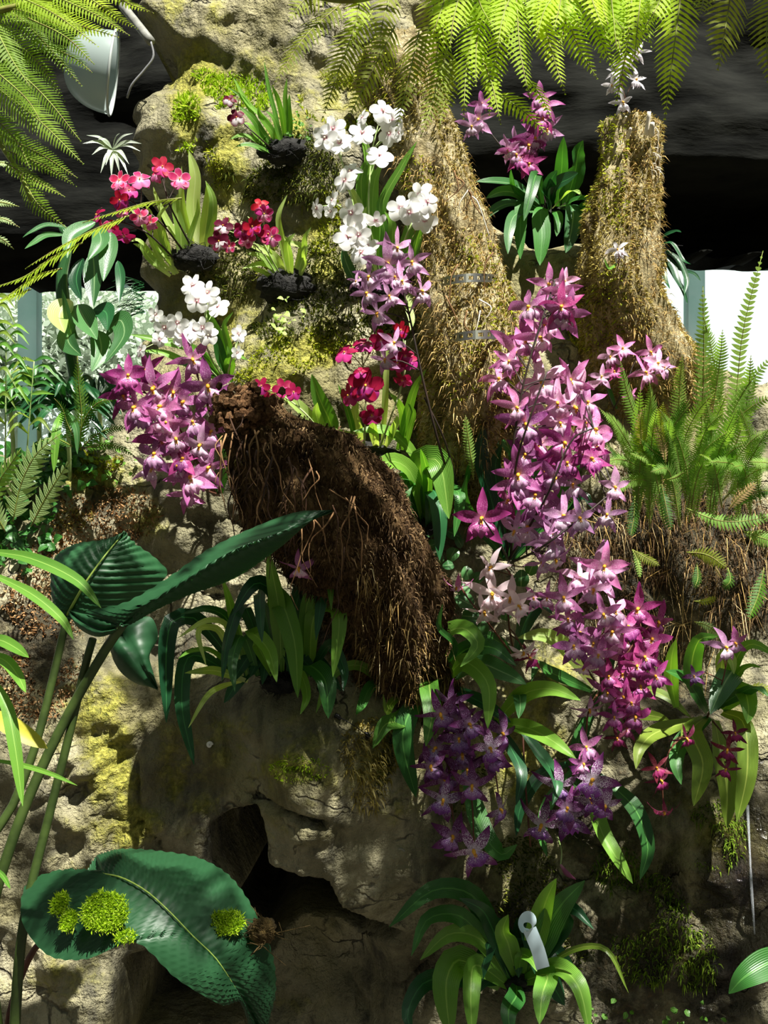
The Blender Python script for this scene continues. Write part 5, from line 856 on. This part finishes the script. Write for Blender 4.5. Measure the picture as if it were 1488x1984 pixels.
fern('drooping lime fern frond sweeping from the pink pansy orchid to the left edge', (352,385), -.62, [([(352,384),(290,392),(220,412),(160,432)],26,F_LIME,26),([(250,418),(180,446),(110,482),(50,520)],30,F_LIME,26),([(160,470),(100,500),(50,535),(-20,560)],30,F_LIME,24),([(120,520),(70,535),(20,570),(-30,600)],26,F_LIME,20),([(60,560),(20,575),(-30,590)],24,F_LIME,14)], F_LIME, ang=35, shape='taper', lw=.8, face=(.1,-.6,1), name='hanging_fern')
# ------------------------------------------------------------------ tree ferns along the top
def treefern(label, base, spine, pinnae, hw, mat, sp=9.0, droop=.15):
    r_ = empty('tree_fern', at(*base), label, 'tree fern')
    for s_ in spine: mb = MB(); tube(mb, [at(*p) for p in s_], [.006, .003], 20, 7); mb.build('frond_stalk', RACHIS, r_)
    for p in pinnae:
        pts = p[0]; h = 1.25*(p[1] if len(p) > 1 and p[1] else hw); m_ = p[2] if len(p) > 2 else mat; L = sum(math.hypot(pts[i+1][0]-pts[i][0], pts[i+1][1]-pts[i][1]) for i in range(len(pts)-1)); Y = base[2]+random.uniform(-.04, .04)
        frond(r_, [(q[0], q[1], Y-.03*i) for i, q in enumerate(pts)], h, max(10, int(L/sp)), m_, name='pinna', ang=32, lw=.72, shape='taper', droop=droop, rr=.0012, m=6)
    return r_
treefern('olive green tree fern hanging over the top centre, tips turned down to the left', (620,-60,-.50), [[(560,-20,-.5),(680,0,-.52),(800,-30,-.52),(900,-60,-.5)]], [
 ([(660,8),(590,72),(530,165)],42),([(722,20),(668,108),(626,226)],44),([(765,50),(718,144),(673,232)],40),([(812,60),(790,160),(767,252)],36),([(868,90),(842,185),(816,262)],36),([(880,110),(862,190),(851,248)],30),([(760,-20),(740,50),(735,110)],34),([(640,-30),(590,0),(560,40)],34),([(850,-40),(830,60),(815,130)],36),([(700,-20),(690,40),(670,100)],30,F_LIME)], 36, F_OLIVE)
treefern('lime green sunlit tree fern filling the top right, with long pointed pinnae', (1250,-70,-.55), [[(860,-20,-.55),(1000,-40,-.57),(1200,-50,-.57),(1500,-60,-.55)]], [([(x, -40), (x+d_*.4, 10), (x+d_, 30+L_)], 36) for x, d_, L_ in [(850+i*22, random.uniform(-40, 40), random.uniform(10, 90)) for i in range(0, 21, 1)]]+[
 ([(868,20),(846,110),(866,176)],32),([(930,0),(905,120),(898,230)],34),([(950,-20),(925,70),(922,165)],40),([(985,20),(955,140),(948,222)],34),([(1000,-10),(1008,100),(1026,190)],36),([(1040,-10),(1066,90),(1095,182)],36),([(1085,-10),(1118,84),(1157,152)],34),([(1120,-20),(1156,60),(1192,138)],32),([(1226,-20),(1214,90),(1193,203)],42),([(960,180),(1010,212),(1061,260)],26),([(1180,-20),(1190,40),(1205,110)],34),([(1100,-30),(1060,10),(1040,70)],34),([(1000,-30),(975,30),(965,90)],36),([(1260,-30),(1250,20),(1262,90)],34),([(1060,-30),(1100,20),(1130,60)],34),([(900,-40),(880,30),(872,90)],34),([(1150,-30),(1170,10),(1210,60)],34),([(930,100),(955,170),(970,240)],22),([(1020,150),(1050,190),(1070,235)],20)], 34, F_LIME)
treefern('darker green tree fern at the top right corner with three hanging pinnae', (1420,-80,-.58), [[(1270,-50,-.58),(1400,-70,-.6),(1560,-70,-.6)]], [([(1322,-30),(1306,90),(1288,230)],46,F_LIME),([(1420,-40),(1406,50),(1391,134)],52),([(1505,-30),(1486,50),(1490,168)],42),([(1360,-40),(1362,0),(1355,30)],30)], 44, F_OLIVE, 10.5)
treefern('green tree fern reaching in from the upper left corner', (-120,60,-.55), [[(-120,40,-.55),(0,20,-.56),(120,-10,-.56),(230,-40,-.56)], [(-60,100,-.55),(-20,240,-.56),(40,340,-.56),(60,390,-.56)]], [
 ([(-20,50),(66,112),(125,196)],30),([(-20,90),(82,182),(156,273)],34),([(-20,160),(74,232),(161,317)],36),([(-10,255),(84,302),(149,344)],26),([(10,290),(94,325),(148,361)],20),([(10,315),(74,353),(125,381)],20),([(44,345),(74,396),(128,441)],24),([(100,-10),(188,30),(250,68)],24,F_LIME),([(150,-20),(218,27),(266,56)],22,F_LIME),([(180,-25),(252,8),(297,25)],18,F_LIME),([(70,10),(141,44),(229,72)],26,F_LIME),([(55,35),(128,72),(182,124)],26),([(60,75),(141,111),(178,140)],24),([(-10,0),(60,55),(158,166)],34),([(-30,120),(50,190),(82,240)],30),([(30,-10),(110,30),(190,90)],30,F_LIME),([(-20,20),(40,20),(120,50)],34),([(-30,210),(30,270),(60,330)],28),([(-20,30),(20,110),(60,170)],34),([(-20,-20),(60,0),(130,20)],30,F_LIME)], 38, F_CORNER, 6.5)
fern('small pale curled fern tips at the left edge below the corner tree fern', (-30,440), -.4, [([(-30,395),(0,392),(36,400)],14,F_PALE,12),([(-30,430),(5,424),(37,440)],14,F_PALE,12),([(-30,470),(0,462),(26,482)],14,F_PALE,10),([(-30,320),(5,315),(30,330)],16,F_PALE,12)], F_PALE, ang=30, shape='taper')
# ------------------------------------------------------------------ sword ferns on the right bank
SF = [([(bx, 960+random.uniform(0, 70)), (bx+dx*.4, 930-L*.4), (bx+dx, 960-L)], 18) for bx, dx, L in [(random.uniform(1230, 1540), random.uniform(-90, 90), random.uniform(40, 210)) for _ in range(30)]]+[([(1352,930),(1360,820),(1364,690),(1362,556)],20),([(1390,960),(1422,800),(1440,640),(1478,488)],19),([(1370,960),(1400,850),(1440,760),(1495,690)],22),([(1360,960),(1395,870),(1440,800),(1500,765)],20),([(1380,980),(1420,900),(1460,850),(1500,830)],20),([(1330,930),(1315,840),(1318,740),(1322,690)],20),([(1280,930),(1240,830),(1215,760),(1202,700)],20),([(1270,930),(1225,870),(1200,830),(1180,800)],18),([(1310,950),(1275,850),(1262,780),(1258,740)],20),([(1360,900),(1380,800),(1395,700),(1400,640)],20),([(1400,820),(1390,740),(1375,660),(1362,610)],18),([(1330,960),(1325,860),(1350,800),(1385,760)],18),([(1290,960),(1230,900),(1190,890),(1160,905)],15),([(1300,970),(1250,930),(1215,935),(1190,960)],15),([(1400,970),(1440,930),(1470,910),(1500,905)],20),([(1420,990),(1450,960),(1480,950),(1510,960)],18,F_SHADE),([(1310,950),(1290,880),(1280,830),(1285,780)],20,F_OLIVE),([(1340,950),(1355,870),(1370,830),(1400,800)],20,F_GREEN),([(1250,940),(1210,860),(1190,820),(1160,790)],17),([(1385,940),(1430,850),(1450,760),(1455,690)],20),([(1300,940),(1300,880),(1310,820),(1330,770)],20,F_SHADE),([(1410,960),(1460,880),(1490,830)],20,F_SHADE),([(1240,950),(1215,900),(1185,870),(1170,850)],16,F_SHADE),([(1335,960),(1300,900),(1260,870),(1240,850)],18,F_SHADE),([(1280,960),(1260,900),(1245,860),(1240,800)],18,F_OLIVE),([(1370,980),(1390,920),(1410,880),(1440,860)],20,F_SHADE)]
fern('big sword fern with upright narrow fronds on the right bank below the window', (1335,970), .14, SF, F_GREEN, nl=44, ang=14, lw=.82, gy=.10, serr=False)
fern('low sunlit sword fern fronds creeping over the dark roots at the right', (1370,1010), .10, [([(1330,985),(1390,1008),(1440,1010),(1500,998)],20,F_GREEN,26),([(1440,1030),(1470,1040),(1500,1050)],20,F_GREEN,14),([(1330,1070),(1370,1075),(1408,1100)],18,F_OLIVE,16),([(1225,1065),(1250,1080),(1278,1096)],13,F_OLIVE,14),([(1225,1065),(1236,1090),(1240,1120)],8,F_GREEN,12),([(1345,1205),(1370,1212),(1402,1238)],13,F_PALE,14),([(1350,1090),(1352,1120),(1345,1140)],12,F_SHADE,12),([(1410,1100),(1415,1125),(1400,1140)],13,F_SHADE,10),([(1345,1165),(1370,1165),(1388,1157)],9,F_OLIVE,10),([(1290,930),(1310,925),(1325,915)],10,F_GREEN,10),([(1230,960),(1228,1000),(1222,1040)],14,F_SHADE,16),([(1280,930),(1290,980),(1300,1030)],13,F_SHADE,18),([(1080,980),(1095,970),(1115,955)],12,F_PALE,10),([(1450,1330),(1470,1330),(1500,1345)],14,F_OLIVE,10),([(1480,1100),(1470,1150),(1450,1200)],18,F_SHADE,16)], F_GREEN, ang=12, gy=.03, serr=False, nl=20)
fern('dried tan fern fronds among the green ones on the right bank', (1440,960), .08, [([(1410,990),(1430,965),(1465,935)],14,F_DRY,14),([(1245,870),(1240,830),(1246,790)],12,F_DRY,14),([(1398,1120),(1392,1110),(1385,1100)],10,F_DRY,6),([(1290,900),(1285,860),(1270,820)],14,F_DRY,16),([(1365,820),(1372,790),(1378,770)],12,F_DRY,10)], F_DRY, ang=14, gy=.02)
fern('small upright fern frond on the moss beside the dark leaves of the pink orchid', (920,930), .04, [([(918,930),(912,880),(906,840),(902,805)],13,F_GREEN,22)], F_GREEN, ang=12, gy=.03, serr=False)
# dark hanging rosette behind the stump and a few more leaves
dk = empty('dark_rosette', at(1290, 490, .40), 'dark strap leaved rosette hanging behind the stump against the right window', 'plant')
for pts, w_ in [([(1275,480),(1310,500),(1330,540),(1326,570)],12),([(1275,482),(1315,520),(1345,530),(1358,545)],9),([(1272,485),(1300,510),(1312,540),(1322,560)],14),([(1272,485),(1285,520),(1290,545),(1298,560)],13),([(1270,485),(1275,520),(1268,545),(1272,545)],12),([(1275,470),(1290,455),(1310,448),(1320,450)],10),([(1270,480),(1268,530),(1272,570),(1266,590)],9),([(1275,478),(1300,470),(1325,505),(1338,512)],8),([(1280,495),(1320,555),(1328,575),(1332,588)],9)]: leaf(dk, [(p[0], p[1], .40-.02*k) for k, p in enumerate(pts)], w_, L_DEEP, .4)
root_ball(dk, 1268, 490, .40, 22, 24)
wl = empty('hanging_needle_plant', at(275, 560, .34), 'tuft of thin dark needle leaves hanging beside the rock in the left window', 'plant'); mb = MB()
for i in range(46):
    a = random.uniform(2.4, 3.9); L = random.uniform(30, 85); x, y = 275+random.uniform(-4, 8), random.uniform(545, 610); tube(mb, [at(x, y, .33), at(x+math.cos(a)*L*.6, y+math.sin(a)*L*.4, .30), at(x+math.cos(a)*L, y+math.sin(a)*L*.5+12, .29)], [.0011, .0005], 6, 3)
mb.build('needle_leaves', L_DEEP, wl)
rb = empty('broad_leaf_plant', at(1500, 1900, -.40), 'broad green leaf poking in at the lower right corner', 'plant'); leaf(rb, [(1530,1850,-.40),(1480,1870,-.42),(1440,1895,-.43),(1412,1925,-.42)], 56, L_DARK, -.4, .05, 'ovate')
# ------------------------------------------------------------------ small hard things
def on_rock_thing(name, label, cat, x, y, off=.004): return empty(name, on(x, y, off), label, cat)
sn = on_rock_thing('snail_shell', 'small white snail shell on the shaded rock above the cave', 'snail shell', 406, 1443, .006); mb = MB(); c = sn.location
tube(mb, [c+Vector((.0055*(1-i/26)*math.cos(i*.55), -.004*i/26, .0055*(1-i/26)*math.sin(i*.55))) for i in range(24)], [.0026, .0012], 60, 7); mb.build('shell', plain('white_shell', 'e4e4dc', .4), sn)
pe = on_rock_thing('pipe_end', 'round drill hole with a dark pipe end in the rock below the dark purple orchid', 'pipe', 775, 1653, .004); mb = MB(); c = pe.location
tube(mb, [c+Vector((.0085*math.cos(a), 0, .0085*math.sin(a))) for a in np.linspace(0, 6.283, 25)], [.0022], 40, 6); mb.build('pipe_rim', plain('pale_plastic', '8a877a', .7), pe); mb = MB(); tube(mb, [c+Vector((0, -.001, 0)), c+Vector((0, .03, 0))], [.0085], 4, 16); mb.build('dark_bore', plain('bore', '0a0908', .9), pe)
wr = on_rock_thing('wire_anchor', 'black wire stretched between two black clips on the rock under the log', 'wire', 655, 1388, .01); mb = MB(); BLK = plain('black_plastic', '141414', .4)
tube(mb, [on(655,1388,.016), on(680,1402,.02), on(712,1424,.016)], [.0009], 10, 5); mb.build('wire', BLK, wr)
for q in ((655,1388),(712,1424)): mb = MB(); p = on(q[0], q[1], .012); tube(mb, [p+Vector((-.006, 0, .004)), p, p+Vector((.005, 0, -.006))], [.004, .005, .003], 8, 7); mb.build('clip', BLK, wr)
hc = empty('support_cane', at(1022, 1640, .02), 'thin brown cane hanging down through the purple orchids', 'cane'); mb = MB(); tube(mb, [at(1012,1400,.08), at(1018,1520,.03), at(1028,1640,.02)], [.002], 12, 6); mb.build('cane', STEM_R, hc); mb = MB(); tube(mb, [at(1016,1488,.035), at(1024,1492,.03)], [.004], 4, 8); mb.build('clip', BLK, hc)
bud = empty('orchid_bud', at(1085, 1630, .0), 'single closed pink bud drooping on a green stalk below the violet orchid', 'flower bud'); mb = MB(); tube(mb, [at(1080,1620,.06), at(1088,1650,.02), at(1086,1675,.0)], [.0014], 8, 5); mb.build('stalk', STEM_G, bud); mb = MB(); tube(mb, [at(1086,1675,.0), at(1098,1692,-.005), at(1116,1704,-.01)], [.002, .006, .001], 10, 8); mb.build('bud', petal_mat('bud', 'd9a0b8', 'a05a80', '8a4a6c'), bud)
wt = empty('water_trickle', on(1455, 1640, .01), 'thin bright trickle of water running down the wet rock at the lower right', 'water'); WATER, t, b, out = nodes('water'); b.inputs['Base Color'].default_value = (.9, .95, 1, 1); b.inputs['Roughness'].default_value = .08; b.inputs['Transmission Weight'].default_value = .8; b.inputs['IOR'].default_value = 1.33
mb = MB(); tube(mb, [on(1448,1560,.006), on(1452,1640,.008), on(1456,1720,.012), on(1462,1810,.006)], [.0035, .002, .003, .0015], 30, 7); mb.build('water', WATER, wt)
# ------------------------------------------------------------------ unseen fronds added to the lime tree fern above the frame to cast shade
SHADE = [(744,1850,1000,330),(900,1500,230,240),(420,1480,180,150),(1330,1560,300,330),(1290,1080,170,190),(430,1270,170,130),(520,350,120,80),(640,1150,130,170),(60,1500,120,500),(480,560,110,60),(740,660,70,70),(1010,1190,120,110)]
LEAFY = [(300,1800,290,200,-.5),(330,1120,330,150,-.45)]
SUNNY = [(1445,1640,50,90),(1400,1770,50,40),(1400,1880,50,30),(1390,1600,50,40),(1040,1830,40,75),(70,920,90,90),(590,1470,120,110),(180,1440,110,190),(340,1460,50,90),(720,1590,50,60),(120,1910,100,80),(700,1560,50,50),(600,1460,80,110),(650,1580,50,50),(735,1440,45,60),(215,1380,80,60),(250,1560,50,60),(1400,1290,70,50),(1185,1650,35,60),(900,1890,70,50),(980,1830,30,60),(1100,1770,40,50),(1110,1370,70,40),(800,1400,50,60),(950,1350,40,60),(565,1290,35,60),(1400,1560,40,60),(1110,1520,90,50),(460,1900,60,60),(1180,1150,150,90),(110,1950,80,90),(1150,1540,60,40),(920,1645,60,40)]
SUNNY = [(a, b_, c, d, {1040: -.02, 70: -.05}.get(a, rY(a, b_)-.02)) for a, b_, c, d in SUNNY]; SHADE = [e+(.02,) for e in SHADE]; SUNNY += [(955,1140,70,65,.05), (1150,1115,100,70,.12), (340,830,120,140,.12)]
def shadow_px(q, Y):
    return proj(np.array(q)+np.array(SUN_DIR)*((Y-q[1])/SUN_DIR.y))
def inside(q, L):
    for a, b, c, d, Y in L:
        x, y = shadow_px(q, Y)
        if ((x-a)/c)**2+((y-b)/d)**2 < 1: return True
    return False
lime = [o for o in bpy.data.objects if o.get('label', '').startswith('lime green sunlit tree fern')][0]; LO = np.array(lime.location); rc = random.Random(5)
for i in range(150):  # added shading pinnae: leaflets kept only where their shadow is wanted
    c = np.array([rc.uniform(-1.0, 1.9), rc.uniform(-1.65, -.15), rc.uniform(2.72, 2.9)]); a = rc.uniform(-2.6, -.5); T = np.array([math.cos(a), math.sin(a), rc.uniform(-.3, .1)]); T /= np.linalg.norm(T); S = np.cross(T, (0, 0, 1)); S /= np.linalg.norm(S); V = []; F = []; U = []
    for k in range(26):
        for sg in (-1, 1):
            t = k/25; b = c+T*(t-.5)*.5; L = .10*(1-t**1.8)+.01; d = S*sg*.85+T*.5; mid = b+d*L*.5;             
            if rc.random() < .10 or not ((inside(mid, SHADE) and not any(inside(q, SUNNY) for q in (b, mid, b+d*L))) or inside(mid, LEAFY)): continue
            b0 = len(V); V += [b-T*.007, b+T*.009, b+d*L*.6+T*.009, b+d*L*.6-T*.007, b+d*L+np.array([0, 0, -.01])]; U += [(0, 0), (0, 1), (.6, 1), (.6, 0), (1, .5)]; F += [(b0, b0+1, b0+2, b0+3), (b0+3, b0+2, b0+4)]
    if len(F) < 16: continue
    mb = MB(); mb.add(V, F, U); o = mb.build('pinna', F_SHADE, lime); mr = MB(); tube(mr, [c-T*.25, c+T*.25], [.003, .001], 5, 5); link('midrib', mesh_data('midrib', np.array(mr.V)-LO, mr.F, RACHIS, mr.U), o)
# ------------------------------------------------------------------ repeats share a group
GROUPS = {'pansy_orchid': 'pansy orchids on the upper rock', 'star_orchid': 'star orchids on the rock', 'strap_leaf_plant': 'strap leaved clumps', 'tree_fern': 'tree ferns along the top', 'rosette_plant': 'dark star rosettes at the left', 'moss_tuft': 'moss tufts on the big leaf', 'fern': 'ferns'}
for o in SC.objects:
    if o.parent is None and o.get('label') and not o.get('group'):
        g = GROUPS.get(o.name.split('.')[0])
        if g: o['group'] = g
